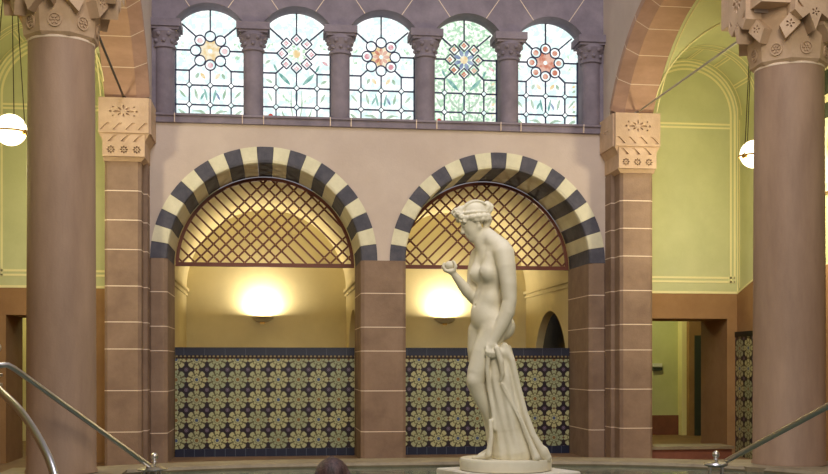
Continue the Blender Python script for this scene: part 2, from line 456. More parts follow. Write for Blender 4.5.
for k, w in enumerate(WX):
    b0 = 3.545
    win = bpy.data.objects.new('window_%d' % (k + 1), None); COL.objects.link(win); win.location = (w, YG, b0); win['kind'] = 'structure'
    a0 = math.acos(HWN / RW); H = ZC - b0
    shape = [(w - .375, b0)] + [(w + (RW + .015) * math.cos(PI - .4 - (PI - .8) * i / 24), ZC + (RW + .015) * math.sin(PI - .4 - (PI - .8) * i / 24)) for i in range(25)] + [(w + .375, b0)]
    mb = MB(); mb.plate([shape], 0, .012, GX)
    mb.build('window_pane', G['pale'] if k % 2 == 0 or k == 1 else G['pale_g'], win)
    R0 = (w, b0 + .732)
    dec = MB(); gm = [G['gold'], G['rose'], G['pink'], G['teal'], G['leaf'], G['red'], G['blue'], G['pale_g']]
    def lf(p, q, ww, m, bend=0.0):
        dec.plate([leafp((w + p[0], b0 + p[1]), (w + q[0], b0 + q[1]), ww, 8, bend)], -.006, .0, GX, m)
    if k % 2 == 0:
        for i in range(8):
            a = PI / 8 + i * PI / 4
            dec.plate([leafp((R0[0] + .02 * math.cos(a), R0[1] + .02 * math.sin(a)), (R0[0] + .115 * math.cos(a), R0[1] + .115 * math.sin(a)), .026)], -.006, 0, GX, 0 if k < 4 else 1)
            a2 = i * PI / 4
            dec.plate([leafp((R0[0] + .02 * math.cos(a2), R0[1] + .02 * math.sin(a2)), (R0[0] + .095 * math.cos(a2), R0[1] + .095 * math.sin(a2)), .018)], -.009, -.003, GX, 1 if k else 0)
            if (k == 4) or (i + k) % 3 == 0:
                dec.plate([circ((R0[0] + .149 * math.cos(a2), R0[1] + .149 * math.sin(a2)), .03, 0, 2 * PI * 11 / 12, 11)], -.006, 0, GX, 1 if k == 4 or i == 5 else 2)
        for s in (-1, 1):
            lf((s * .03, .20), (s * .06, .34), .012, 3); lf((s * .10, .22), (s * .06, .30), .012, 6 if s > 0 else 3); lf((s * .13, .22), (s * .16, .34), .014, 4)
            lf((s * .02, .02), (s * .19, .10), .014, 4, s * .04); lf((s * .05, .0), (s * .20, .04), .012, 4, s * .03)
            lf((s * .05, .44), (s * .10, .50), .018, 0); lf((s * .15, .44), (s * .12, .50), .016, 4)
            lf((s * .25, .06), (s * .33, .12), .014, 4); lf((s * .25, .24), (s * .32, .32), .012, 4); lf((s * .25, .64), (s * .31, .70), .02, 7); lf((s * .24, .82), (s * .31, .76), .02, 7)
    else:
        for i in range(8):
            a = PI / 8 + i * PI / 4
            dec.plate([leafp((R0[0] + .03 * math.cos(a), R0[1] + .03 * math.sin(a)), (R0[0] + .12 * math.cos(a), R0[1] + .12 * math.sin(a)), .020)], -.006, 0, GX, 7 if k == 1 else 6)
            a2 = i * PI / 4; cc = (R0[0] + .155 * math.cos(a2), R0[1] + .155 * math.sin(a2))
            for j in range(4):
                a3 = a2 + PI / 4 * (i % 2) + j * PI / 2 + (0 if i % 2 else PI / 4 * 0)
                dec.plate([circ((cc[0] + .016 * math.cos(a3), cc[1] + .016 * math.sin(a3)), .012, 0, 2 * PI * 7 / 8, 7)], -.006, 0, GX, 2 if k == 1 else 1)
        dec.plate([circ(R0, .042, 0, 2 * PI * 15 / 16, 15)], -.009, 0, GX, 0)
        for s in (-1, 1):
            lf((s * .06, .40), (s * .19, .53), .02, 3); lf((s * .24, .62), (s * .20, .54), .012, 3)
            lf((s * .02, .0), (s * .05, .36), .008, 4, -s * .02); lf((s * .02, .01), (s * .16, .16), .010, 4, -s * .04); lf((s * .03, .20), (s * .17, .36), .012, 7 if k == 1 else 4, -s * .03)
            lf((s * .04, .0), (s * .19, .09), .010, 4, -s * .03); lf((s * .25, .42), (s * .32, .46), .014, 4); lf((s * .25, .22), (s * .30, .32), .012, 4); lf((s * .24, .84), (s * .31, .78), .018, 7); lf((s * .27, .66), (s * .33, .62), .014, 2 if s > 0 else 4)
        lf((0, .20), (0, .37), .014, 3)
        dec.plate([circ((w - .27, b0 + .07), .026, 0, 2 * PI * 11 / 12, 11)], -.006, 0, GX, 5)
    if k >= 3:
        for j in range(9):
            lf((.30, .03 + j * .055), (.335, .055 + j * .055), .013, 4 if j % 2 else 0)
    dec.build('painted_glass', gm, win)
    cm = MB(); W_ = .0145
    def ln(p, q, ww=W_): cm.bar2((w + p[0], b0 + p[1]), (w + q[0], b0 + q[1]), ww, -.018, .002, GX)
    X2 = .215; D_ = .03
    zs = (.166, .37)
    for s in (-1, 1):
        ln((s * X2, 0), (s * X2, .522)); ln((s * X2, .522), (s * .37, .522))
        ln((s * X2, .522), (s * (.149 * .7071 + .037), .732 - .149 * .7071 - .037))
        for z in zs: ln((s * X2, z), (s * .37, z))
        ln((s * .2, .732), (s * .40, .732))
        e = (.149 * .7071 + .037); ln((s * e, .732 + e), (s * .29, .732 + .27))
    for z in zs: ln((-X2, z), (X2, z))
    ln((0, 0), (0, .732 - .2)); ln((0, .732 + .2), (0, H + RW))
    for xx in (-X2, 0, X2):
        for z in zs:
            for sx, sz in ((1, 1), (1, -1), (-1, -1), (-1, 1)):
                ln((xx + sx * D_, z), (xx, z + sz * D_), .011)
    for i in range(8):
        a = i * PI / 4; cc = (R0[0] + .149 * math.cos(a), R0[1] + .149 * math.sin(a))
        if k % 2 == 0: cm.arc2(cc, .048, .060, 0, 2 * PI, -.018, .002, GX, 20, full=True)
        else:
            rr = .058; off = 0 if i % 2 == 0 else PI / 4
            P4 = [(cc[0] + rr * math.cos(off + a + j * PI / 2), cc[1] + rr * math.sin(off + a + j * PI / 2)) for j in range(4)]
            for j in range(4): cm.bar2(P4[j], P4[(j + 1) % 4], .012, -.018, .002, GX)
    # border came along the opening
    for s in (-1, 1): ln((s * .352, 0), (s * .352, ZC - b0), .012)
    cm.build('lead_came', M['lead'], win)
    # little quarries of clear glass in the diamonds
    dm = MB()
    for xx in (-X2, 0, X2):
        for z in zs: dm.plate([[(w + xx - .024, b0 + z), (w + xx, b0 + z - .024), (w + xx + .024, b0 + z), (w + xx, b0 + z + .024)]], -.021, -.019, GX)
    dm.build('diamond_quarry', G['pale'], win)

# colonnettes between the windows
def make_colonnette(x):
    z0 = 3.552
    r = empty('colonnette', (x, YW + .055, z0))
    c = (x, YW + .055, z0)
    mb = MB(); mb.lathe([(.098, .0), (.1, .02), (.1, .66)], c, 28); mb.build('shaft', M['upper'], r, smooth=40)
    mb = MB(); mb.lathe([(.1, .66), (.118, .67), (.118, .69), (.104, .70), (.11, .74), (.135, .79), (.15, .82), (.138, .86)], c, 28)
    # leaves round the bell
    for i in range(8):
        a = i * PI / 4 + PI / 8
        mb.sphere((x + .125 * math.cos(a), c[1] + .125 * math.sin(a), z0 + .80), .028, 6)
        mb.sphere((x + .112 * math.cos(a + PI / 8), c[1] + .112 * math.sin(a + PI / 8), z0 + .735), .021, 6)
    mb.build('capital', M['upper'], r, smooth=True)
    mb = MB(); mb.prism([(x - .15, c[1] - .13), (x + .15, c[1] - .13), (x + .15, c[1] + .15), (x - .15, c[1] + .15)], z0 + .845, z0 + .87)
    mb.prism([(x - .17, c[1] - .15), (x + .17, c[1] - .15), (x + .17, c[1] + .17), (x - .17, c[1] + .17)], z0 + .87, z0 + .945)
    mb.build('abacus', M['upper'], r)
    return r
names = ['leftmost grey stone colonnette beside the left end of the window row', 'grey stone colonnette between the first and second stained glass windows from the left',
         'grey stone colonnette between the second window and the middle window', 'grey stone colonnette between the middle window and the fourth window',
         'grey stone colonnette between the fourth and the rightmost windows', 'rightmost grey stone colonnette at the right end of the window row']
c0 = make_colonnette(XC - .4475 * 5)
for i in range(6):
    c = c0 if i == 0 else copy_tree(c0)
    c.location = (XC + .4475 * (2 * i - 5), YW + .055, 3.552)
    tag(c, names[i], 'column', 'colonnettes between the windows')

# --- striped arches
for k, ax in enumerate(AX):
    mb = MB(); n = 21
    for i in range(n):
        g = .0015
        a0 = PI * i / n + g; a1 = PI * (i + 1) / n - g
        # bevelled inner edge
        sub = 4; m = 0 if i % 2 == 0 else 1
        prof = [(ROUT, -.012), (RIN + .035, -.012), (RIN + .01, -.004), (RIN, .02), (RIN, .80), (ROUT, .80)]
        vs = []
        for j in range(sub + 1):
            a = a0 + (a1 - a0) * j / sub
            for r_, d in prof: vs.append((ax + r_ * math.cos(a), YW + d, ZS + r_ * math.sin(a)))
        q = len(prof); fs = []
        for j in range(sub):
            for e in range(q): fs.append((j * q + e, j * q + (e + 1) % q, (j + 1) * q + (e + 1) % q, (j + 1) * q + e))
        fs.append(tuple(range(q))); fs.append(tuple(sub * q + e for e in range(q))[::-1])
        mb.add(vs, fs, m)
    o = mb.build('striped_arch', [M['black_v'], M['white_v']], origin=(ax, YW, ZS))
    tag(o, ('left' if k == 0 else 'right') + ' round arch of alternating black and cream stones' + (' with nothing standing before it' if k == 0 else ' behind the statue'), 'arch', 'striped arches')

# --- lattice screens
YL = YW + .80
def lattice(ax, mirror, label):
    r = empty('lattice_screen', (ax, YL, ZS), label, 'screen', 'lattice screens in the arches')
    fn = XZ(YL); RL = RIN - .012
    mb = MB(); mb.arc2((ax, ZS), RL - .035, RL, 0, PI, -.02, .02, fn, 48)
    mb.box(ax - RL, ax + RL, YL - .022, YL + .022, ZS - .008, ZS + .034)
    mb.build('frame', M['wood'], r)
    fl = MB(); rv = MB(); Ri = RL - .03; zb = .03; P = .134
    def seg(xb, d, lo=0, hi=9):
        # bar from base point (xb, zb) going in direction (d, 1)
        # clip with circle x^2+z^2=Ri^2
        A = 2; B = 2 * (xb * d + zb); C = xb * xb + zb * zb - Ri * Ri
        D = B * B - 4 * A * C
        if D <= 0: return
        t0, t1 = (-B - math.sqrt(D)) / (2 * A), (-B + math.sqrt(D)) / (2 * A)
        t0 = max(t0, 0)
        if t1 <= t0 + .01: return
        s = -1 if mirror else 1
        fl.bar2((ax + s * (xb + d * t0), ZS + zb + t0), (ax + s * (xb + d * t1), ZS + zb + t1), .020, -.011 if d > 0 else .0, .0 if d > 0 else .011, fn)
    off = -.925 + .03
    fulls = [off + P * i for i in range(-1, 30)]
    for x in fulls: seg(x, -1)
    somes = [off + P * i - .01 for i in list(range(0, 8)) + [11, 12, 13]] 
    for x in somes: seg(x, 1)
    for xa in fulls:
        for xb in somes:
            x = (xa + xb) / 2; t = (xa - xb) / 2
            if t < 0 or x * x + (zb + t) ** 2 > (Ri - .01) ** 2: continue
            s = -1 if mirror else 1
            fl.lathe([(.001, -.016), (.007, -.013), (.009, -.010)], (ax + s * x, YL, ZS + zb + t), 6, 1, axis='y')
    fl.build('lattice_bar', [M['wood'], M['brass']], r)
lattice(AX[0], False, 'red-brown diamond lattice filling the left striped arch')
lattice(AX[1], True, 'red-brown diamond lattice behind the statue\'s head in the right arch')

# --- stone piers of the arcade
def cham(xa, xb, ya, yb, c=.035, c2=0):
    return [(xa + c, ya), (xb - c, ya), (xb, ya + c), (xb, yb), (xa, yb), (xa, ya + c)]
def blocks(mb, polyf, z0, z1, joints, t=.009):
    zs = [z0] + sorted(j for j in joints if z0 < j < z1) + [z1]
    for i in range(len(zs) - 1):
        a = zs[i] + (t / 2 if i else 0); b = zs[i + 1] - (t / 2 if i < len(zs) - 2 else 0)
        mb.prism(polyf(0), a, b, 0)
        if i < len(zs) - 2: mb.prism(polyf(-.0015), b, b + t, 1)
JW = [1.744, 1.393, 1.145, .731, .307]
JP = [2.99, 2.70, 2.414, 2.127, 1.771, 1.42, 1.156, .75, .346]
def pier(name, xa, xb, ya, yb, z1, joints, label, c=.035, group='arcade piers', parent=None):
    mb = MB(); f = lambda e: cham(xa + e * -1, xb + e, ya - e, yb, c)
    f = lambda e: cham(xa + e, xb - e, ya + e, yb, c)
    blocks(mb, f, 0, z1, joints)
    if parent: return mb.build('shaft', [M['sand'], M['mortar']], parent)
    o = mb.build(name, [M['sand'], M['mortar']], origin=((xa + xb) / 2, (ya + yb) / 2, 0))
    return tag(o, label, 'pier', group)
EI = .235
pier('stone_pier', XC - EI, XC + EI, YW - .02, YW + .85, ZS, JW, 'brown sandstone pier between the two striped arches')
pier('stone_pier', XC - HW, XC - 1.22 - RIN, YW - .01, YW + .85, ZS, JW, 'brown sandstone pier under the left end of the left striped arch')
pier('stone_pier', XC + 1.22 + RIN, XC + HW, YW - .01, YW + .85, ZS, JW, 'brown sandstone pier under the right end of the right striped arch')

# --- corner piers with carved capitals that carry the big side arches
def rosette(c, R, n=8):
    """holes of a carved rosette: petals around a centre"""
    H = []
    for i in range(n):
        a = 2 * PI * i / n
        p = (c[0] + .32 * R * math.cos(a), c[1] + .32 * R * math.sin(a)); q = (c[0] + .95 * R * math.cos(a), c[1] + .95 * R * math.sin(a))
        H.append(leafp(p, q, R * .19, 5))
    H.append(circ(c, R * .17, 0, 2 * PI * 7 / 8, 7))
    return H
def palmette(c, S):
    H = []
    for a in (90, 42, 138, 0, 180, -42, 222, -90):
        r0, r1 = .26, (.95 if a in (90,) else .82)
        if a in (0, 180): r1 = 1.1
        t = math.radians(a)
        H.append(leafp((c[0] + S * r0 * math.cos(t), c[1] + S * r0 * .8 * math.sin(t)), (c[0] + S * r1 * math.cos(t), c[1] + S * r1 * .75 * math.sin(t)), S * .10, 5, 0))
    for s in (-1, 1):
        H.append(circ((c[0] + s * S * 1.35, c[1]), S * .13, 0, 2 * PI * 7 / 8, 7))
        H.append(circ((c[0] + s * S * 1.08, c[1] + S * .46), S * .10, 0, 2 * PI * 5 / 6, 5))
        H.append(circ((c[0] + s * S * 1.08, c[1] - S * .46), S * .10, 0, 2 * PI * 5 / 6, 5))
    return H
def corner_pier(s, label):
    # s = -1 left, +1 right ; half widths measured from the axis of the hall
    cx = XC + s * 2.595
    r = empty('corner_pier', (cx, 11.25, 0), label, 'pier', 'corner piers with carved capitals')
    xa, xb = sorted((XC + s * 2.42, XC + s * 2.77))
    y0, y1 = 11.0, 11.55
    pier('', xa, xb, y0, y1, 2.99, [j for j in JP if j < 2.9], '', .03, parent=r)
    # stepped jamb towards the hall
    ja, jb = sorted((XC + s * 2.38, XC + s * 2.435))
    mb = MB(); blocks(mb, lambda e: [(ja + e, 11.2 + e), (jb - e, 11.2 + e), (jb - e, y1), (ja + e, y1)], 0, 3.0, [j for j in JP if j < 2.9]); mb.build('jamb', [M['sand'], M['mortar']], r)
    # capital: necking, bell with carved faces, wide block with a notched lower edge
    ca, cb = sorted((XC + s * 2.335, XC + s * 2.81))
    na, nb = sorted((XC + s * 2.375, XC + s * 2.775))
    mb = MB()
    P = lambda a, b, y: [(a, y), (b, y), (b, y1), (a, y1)]
    mb.prism(P(xa - .005, xb + .005, y0 - .01), 2.985, 3.02, 0, P(na, nb, y0 - .05))
    mb.prism(P(na, nb, y0 - .05), 3.02, 3.17, 0)
    mb.prism(P(na, nb, y0 - .05), 3.17, 3.24, 0, P(ca, cb, y0 - .08))
    mb.prism(P(ca, cb, y0 - .08), 3.24, 3.585, 0)
    mb.build('capital', M['cap'], r)
    # carved face: a pierced relief slab in front of the block
    fn = XZ(y0 - .08); mid = (ca + cb) / 2
    holes = palmette((mid, 3.45), .092)
    nsl = 4; pitch = (cb - ca) / 4.0
    for i in range(nsl):
        xx = ca + pitch * (i + .5); sx = s * -1
        holes.append([(xx - sx * .045, 3.275), (xx - sx * .008, 3.268), (xx + sx * .048, 3.34), (xx + sx * .02, 3.34)] if sx > 0 else
                     [(xx + .045, 3.275), (xx + .008, 3.268), (xx - .048, 3.34), (xx - .02, 3.34)])
    mb = MB(); mb.plate([[(ca, 3.245), (cb, 3.245), (cb, 3.585), (ca, 3.585)]] + holes, -.022, 0, fn)
    mb.build('carved_panel', M['cap'], r)
    holes = []
    for i in range(3):
        holes += rosette((mid + (i - 1) * .122, 3.085), .043)
    for i in range(3):
        xx = mid + (i - 1) * .12 + s * -.012; sx = -s
        holes.append([(xx - sx * .045, 3.165), (xx - sx * .010, 3.160), (xx + sx * .048, 3.226), (xx + sx * .02, 3.226)])
    mb = MB(); mb.plate([[(na, 3.02), (nb, 3.02), (nb, 3.235), (na, 3.235)]] + holes, -.035, 0, XZ(y0 - .05))
    mb.build('carved_frieze', M['cap'], r)
    # side face towards the hall
    xs = ca if s > 0 else cb
    YZf = lambda u, v, d: (xs - s * d, u, v)
    mb = MB(); mb.plate([[(y0 - .06, 3.245), (y1 - .16, 3.245), (y1 - .16, 3.585), (y0 - .06, 3.585)]] + palmette((11.16, 3.43), .07), 0, .018, YZf)
    mb.build('side_panel', M['cap'], r)
    return r
corner_pier(-1, 'left sandstone corner pier with carved block capital behind the left column')
corner_pier(1, 'right sandstone corner pier with carved block capital left of the green wall')

# --- side walls above the arches, in depth
ZA = 3.585; RA = 1.86; YA = 9.44; ZCA = ZA - 1.01
def side_wall(s, name):
    xi, xo = XC + s * 2.36, XC + s * 2.76
    a0 = math.asin(1.01 / RA)
    arc = [(YA - RA * math.cos(PI - (a0 + (PI - 2 * a0) * i / 36)) * -1 * -1, 0) for i in range(0)]
    def arcp(rr, c, n=36): 
        e = math.asin(min(1, (ZA - ZCA) / rr)); return [(c + rr * math.cos(e + (PI - 2 * e) * i / n), ZCA + rr * math.sin(e + (PI - 2 * e) * i / n)) for i in range(n + 1)]
    ROX = RA + .17
    c2 = YA - 3.25
    loop = [(11.75, ZA)] + arcp(ROX, YA) + [(c2 + ROX * math.cos(math.asin(1.01 / ROX)) - .02, ZA)][:0]
    loop += arcp(ROX, c2) + [(c2 - 2.4, ZA), (c2 - 2.4, 6.4), (11.75, 6.4)]
    # neighbouring arcs touch on the column capital; keep the order strictly decreasing
    clean = [loop[0]]
    for p in loop[1:]:
        if len(clean) > 1 and p[0] > clean[-1][0] - 1e-4 and p[1] < 5: continue
        clean.append(p)
    mb = MB(); mb.plate([clean], 0, .40, lambda u, v, d: (xi + s * d, u, v))
    w = struct(mb, name, M['upper'] if False else M['plaster'])
    # stone arch ring
    for c, lab in ((YA, 0), (c2, 1)):
        root = empty('side_arch', (xi, c, ZCA))
        mb = MB(); n = 11; e = math.asin(1.01 / RA)
        for i in range(n):
            A0 = e + (PI - 2 * e) * i / n; A1 = e + (PI - 2 * e) * (i + 1) / n
            for (p0, p1, m) in ((A0 + .0022, A1 - .0022, 0), (A1 - .0022, A1 + .0022, 1)):
                if m == 1 and i == n - 1: continue
                sub = 5 if m == 0 else 1; vs = []
                jj = 0 if m == 0 else -.002
                prof = [(ROX, -.012), (RA + .10, -.012), (RA + jj, .10), (RA + jj, .405), (ROX, .405)]
                for j in range(sub + 1):
                    a = p0 + (p1 - p0) * j / sub
                    for r_, d in prof: vs.append((xi + s * d, c + r_ * math.cos(a), ZCA + r_ * math.sin(a)))
                q = len(prof); fs = []
                for j in range(sub):
                    for t in range(q): fs.append((j * q + t, j * q + (t + 1) % q, (j + 1) * q + (t + 1) % q, (j + 1) * q + t))
                fs.append(tuple(range(q))); fs.append(tuple(sub * q + t for t in range(q))[::-1])
                mb.add(vs, fs, m)
        mb.build('voussoir_ring', [M['sand_b'], M['mortar']], root)
        side = 'left' if s < 0 else 'right'
        tag(root, ['orange-brown stone arch springing from the %s corner pier towards the column' % side, 'stone arch running from the %s column towards the viewer' % side][lab], 'arch', 'arches of the side aisles')
    return w
side_wall(-1, 'wall_left'); side_wall(1, 'wall_right')

# --- big columns
def oct_(r, a0=PI / 8): return [(r * math.cos(a0 + i * PI / 4), r * math.sin(a0 + i * PI / 4)) for i in range(8)]
def column(cx, s, label, K):
    cy = COLY; r = empty('column', (cx, cy, ZR), label, 'column', 'tall columns by the pool')
    mb = MB(); mb.lathe([(K * 1.07, ZR), (K * 1.07, ZR + .012), (K * 1.03, ZR + .03), (K * 1.02, 1.2), (K, 2.4), (K * .98, 3.19), (K * .98, 3.205)], (cx, cy, 0), 64)
    mb.build('shaft', M['col'], r, smooth=30)
    mb = MB(); mb.lathe([(K * .97, 3.202), (K * .99, 3.206), (K * .99, 3.218), (K * .97, 3.222)], (cx, cy, 0), 64); mb.build('mortar_joint', M['mortar'], r, smooth=30)
    O = lambda rr: [(cx + x, cy + y) for x, y in oct_(rr)]
    k1 = K * 1.03; k2 = K * 1.24
    mb = MB()
    mb.prism(O(k1), 3.218, 3.24, 0, O(k1 + .02)); mb.prism(O(k1 + .02), 3.24, 3.53, 0, O(k2)); mb.prism(O(k2), 3.53, 4.2)
    mb.build('capital', M['cap'], r)
    # broad carved shields on the four main sides, pointed at the foot
    for i in range(4):
        a = i * PI / 2; dist, hw, zt, zb, zp = K + .155, .155, 4.2, 3.54, 3.40
        ux, uy = -math.sin(a), math.cos(a); dx, dy = math.cos(a), math.sin(a)
        fn = lambda u, v, d: (cx + dx * (dist - d) + ux * u, cy + dy * (dist - d) + uy * u, v)
        out = [(-hw, zb), (-hw * .62, zb - .06), (-hw * .3, zb - .02), (0, zp), (hw * .3, zb - .02), (hw * .62, zb - .06), (hw, zb), (hw, zt), (-hw, zt)]
        holes = rosette((0, zb + .17), .085, 8) + rosette((0, zb + .42), .085, 8)
        for q_ in (-1, 1):
            holes += [[(q_ * (hw - .02), zb + .02), (q_ * (hw - .065), zb + .02), (q_ * (hw - .02), zb + .075)], [(q_ * (hw - .02), zb + .31), (q_ * (hw - .065), zb + .295), (q_ * (hw - .02), zb + .25)]]
        holes += rosette((0, zb - .01), .034, 5)
        mb = MB(); mb.plate([out] + holes, 0, .02, fn); mb.plate([out], .02, .12, fn)
        mb.build('carved_shield', M['cap'], r)
    # tilted carved lozenges flanking the plain corner faces, forming a gable between them
    for i in range(8):
        a = PI / 4 + (i // 2) * PI / 2 + (1 if i % 2 else -1) * math.radians(20); dist = k2 + .045
        ux, uy = -math.sin(a), math.cos(a); dx, dy = math.cos(a), math.sin(a)
        fn = lambda u, v, d: (cx + dx * (dist - d) + ux * u, cy + dy * (dist - d) + uy * u, v)
        tilt = .03 * (1 if i % 2 else -1)
        mb = MB(); out = [(-.072, 3.46), (0 - tilt, 3.36), (.072, 3.46), (0 + tilt, 3.58)]
        mb.plate([out] + rosette((0, 3.465), .036, 5), 0, .018, fn); mb.plate([out], .018, .09, fn); mb.build('carved_lozenge', M['cap'], r)
    for i in range(8):
        a = i * PI / 4; ux, uy = -math.sin(a), math.cos(a); dx, dy = math.cos(a), math.sin(a); c8 = math.cos(PI / 8)
        def fn(u, v, d):
            t = (v - 3.24) / .29; rr = (k1 + .02 + (k2 - k1 - .02) * t) * c8 + .010 - d
            return (cx + dx * rr + ux * u, cy + dy * rr + uy * u, v)
        mb = MB(); z_ = 3.315
        mb.plate([circ((0, z_), .048, 0, 2 * PI * 19 / 20, 19)] + [circ((0, z_), .037, 0, 2 * PI * 19 / 20, 19)], 0, .014, fn)
        for h in rosette((0, z_), .035, 6): mb.plate([h], 0, .014, fn)
        mb.build('rosette', M['cap'], r)
    mb = MB(); mb.box(cx - .375, cx + .375, cy - .34, cy + .375, 3.61, 4.3); mb.build('impost_block', M['cap'], r)
column(COLX[0], -1, 'thick smooth stone column at the left with carved capital', .226)
column(COLX[1], 1, 'thick smooth stone column at the right with carved capital', .256)

# --- tie rods
for s, px0, lab in ((-1, COLX[0], 'left dark iron tie rod running from corner pier to column'), (1, COLX[1], 'right steel tie rod crossing in front of the green vault')):
    mb = MB(); xr = XC + s * 2.58
    mb.tube([(xr, 11.0, 3.60), (px0 + (.1 if s < 0 else -.12), 8.2, 3.62)], .0105, 10)
    mb.sphere((xr, 10.985, 3.60), .022, 8)
    o = mb.build('tie_rod', M['iron'] if s < 0 else M['steelrod'], smooth=True, origin=(xr, 11.0, 3.6)); tag(o, lab, 'tie rod', 'tie rods of the side arches')
# ------------------------------------------------------------------ aisles
ZV = 3.74      # springing of the end niche vault
YB = 11.6
def cross_h(y, c=YA):
    d = abs(y - c)
    return ZCA + math.sqrt(max(RA * RA - d * d, 0)) if d < RA else 0
for s in (-1, 1):
    side = 'left' if s < 0 else 'right'
    H = lambda h: XC + s * h
    def hx(*v): return sorted(H(a) for a in v)
    cxn = 3.36; rn = .6
    # groined vault as a height field
    nx, ny = 40, 110; vs = []; fs = []; yA, yB = 7.2, YB + .02
    for j in range(ny + 1):
        y = yA + (yB - yA) * j / ny
        for i in range(nx + 1):
            h = 2.768 + (3.98 - 2.768) * i / nx
            zn = ZV + math.sqrt(max(rn * rn - (h - cxn) ** 2, 0)) if y > 10.2 else 0
            zc = max(cross_h(y), cross_h(y, YA - 3.25), ZA - .05)
            vs.append((H(h), y, max(zn, zc)))
    for j in range(ny):
        for i in range(nx):
            a = j * (nx + 1) + i; fs.append((a, a + 1, a + nx + 2, a + nx + 1))
    v = MB(); v.add(vs, fs); vo = struct(v, 'ceiling_' + side, M['green'], smooth=30)
    # back wall of the aisle with a doorway
    xa, xb = 2.62, 4.3
    door_i, door_o, zl = 2.97, 3.83, 1.51
    ax = YB
    mb = MB(); fnh = lambda u, v_, d: (H(u), YB + d, v_)
    ZD = 1.79
    mb.plate([[(xa, ZD), (xb, ZD), (xb, 5.2), (xa, 5.2)]], 0, .25, fnh)
    wg = struct(mb, 'wall_back_%s_aisle' % side, M['green'])
    mb = MB(); mb.plate([[(xa, 0), (door_i, 0), (door_i, zl), (door_o, zl), (door_o, 0), (xb, 0), (xb, ZD), (xa, ZD)]], 0, .75, fnh)
    mb.build('dado', M['dado'], wg)
    # painted lines: lunette and panel
    mb = MB(); d0, d1 = -.004, 0
    for rr in (.50, .545, .585): mb.arc2((cxn, ZV), rr, rr + .022, 0, PI, d0, d1, fnh, 32)
    for hh in (.50, .545): 
        mb.box(*hx(cxn + hh, cxn + hh + .022), YB - .004, YB, 1.90, ZV)
    mb.box(*hx(cxn + .585, cxn + .60), YB - .004, YB, 1.80, ZV)
    for zz in (1.905, 1.95): mb.box(*hx(2.7, cxn + .558), YB - .004, YB, zz, zz + .022)
    mb.box(*hx(2.7, 3.96), YB - .006, YB, 1.785, 1.81)
    for zz in (3.60, 3.64): mb.box(*hx(2.7, cxn + .50), YB - .004, YB, zz, zz + .020)
    mb.build('painted_line', M['paint'], wg)
    # painted ribs on the niche vault
    mb = MB()
    for yy in (11.50, 11.12, 11.07, 10.98):
        vs = []; n = 28
        for i in range(n + 1):
            a = PI * i / n
            for w_ in (0, .022): vs.append((H(cxn + (rn - .006) * math.cos(a)), yy + w_, ZV + (rn - .006) * math.sin(a)))
        mb.add(vs, [(2 * i, 2 * i + 1, 2 * i + 3, 2 * i + 2) for i in range(n)])
    for a in (30, 60, 90, 120, 150):
        for da in (-1.6, 1.6):
            t = math.radians(a + da); t2 = t + .024; q = rn - .006
            mb.add([(H(cxn + q * math.cos(t)), 11.12, ZV + q * math.sin(t)), (H(cxn + q * math.cos(t2)), 11.12, ZV + q * math.sin(t2)),
                    (H(cxn + q * math.cos(t2)), 11.5, ZV + q * math.sin(t2)), (H(cxn + q * math.cos(t)), 11.5, ZV + q * math.sin(t))], [(0, 1, 2, 3)])
    mb.build('painted_line', M['paint'], vo)
    # line following the groin and the arch edge
    mb = MB(); 
    for hh in (2.80, 3.9):
        pts = [(H(hh), y, cross_h(y) - .006) for y in np.linspace(8.0, 10.98, 40)]
        mb.tube(pts, .007, 4)
    for q in (-1, 1):
        pts = []
        for i in range(30):
            a = PI / 2 + q * PI / 2 * i / 29; h = cxn + rn * math.cos(a); z = ZV + rn * math.sin(a)
            if z - ZCA < RA:
                y = YA + math.sqrt(max(RA * RA - (z - ZCA) ** 2, 0))
                pts.append((H(h), y, z - .006))
        mb.tube(pts, .008, 4)
    mb.build('painted_line', M['paint'], vo)
    # outer wall of the aisle
    xo = H(3.956)
    mb = MB(); mb.box(*sorted((xo, xo + s * .25)), 2.0, YB + .1, 1.79, 5.2); ow = struct(mb, 'wall_outer_' + side, M['green'])
    mb = MB(); f2 = lambda u, v_, d: (xo + s * d, u, v_)
    mb.plate([[(2.0, 0), (YB, 0), (YB, 1.785), (11.1, 1.93), (10.6, 1.93), (2.0, 1.93)]], -.012, .25, f2)
    mb.build('dado', M['dado'], ow)
    mb = MB()
    mb.bar2((YB, 1.79), (11.1, 1.935), .02, -.016, 0, f2); mb.box(*sorted((xo - s * .004, xo)), 2.0, 11.1, 1.93, 1.95)
    mb.box(*sorted((xo - s * .004, xo)), YB - .05, YB - .035, 1.85, 3.7)
    mb.build('painted_line', M['paint'], ow)
    # tile panel on the outer wall
    r = empty('tiled_wall_panel', (xo, 11.35, 0), 'narrow strip of patterned dark and cream tiles on the %s aisle wall' % side, 'tiles', None)
    tm = tile_mat('aisle_tile_' + side, 1, 0.02, -.03 + .0)
    mb = MB(); mb.box(*sorted((xo - s * .035, xo - s * .012)), 11.12, YB - .005, .0, 1.31); mb.build('tiles', tm, r)
    mb = MB(); mb.box(*sorted((xo - s * .042, xo - s * .012)), 11.10, YB - .005, 1.31, 1.365); mb.box(*sorted((xo - s * .042, xo - s * .012)), 11.06, 11.12, 0, 1.31)
    mb.build('border', M['black'], r)
    # doorway and the room beyond
    mb = MB()
    ya, yb = 12.35, 15.2
    g0 = MB()
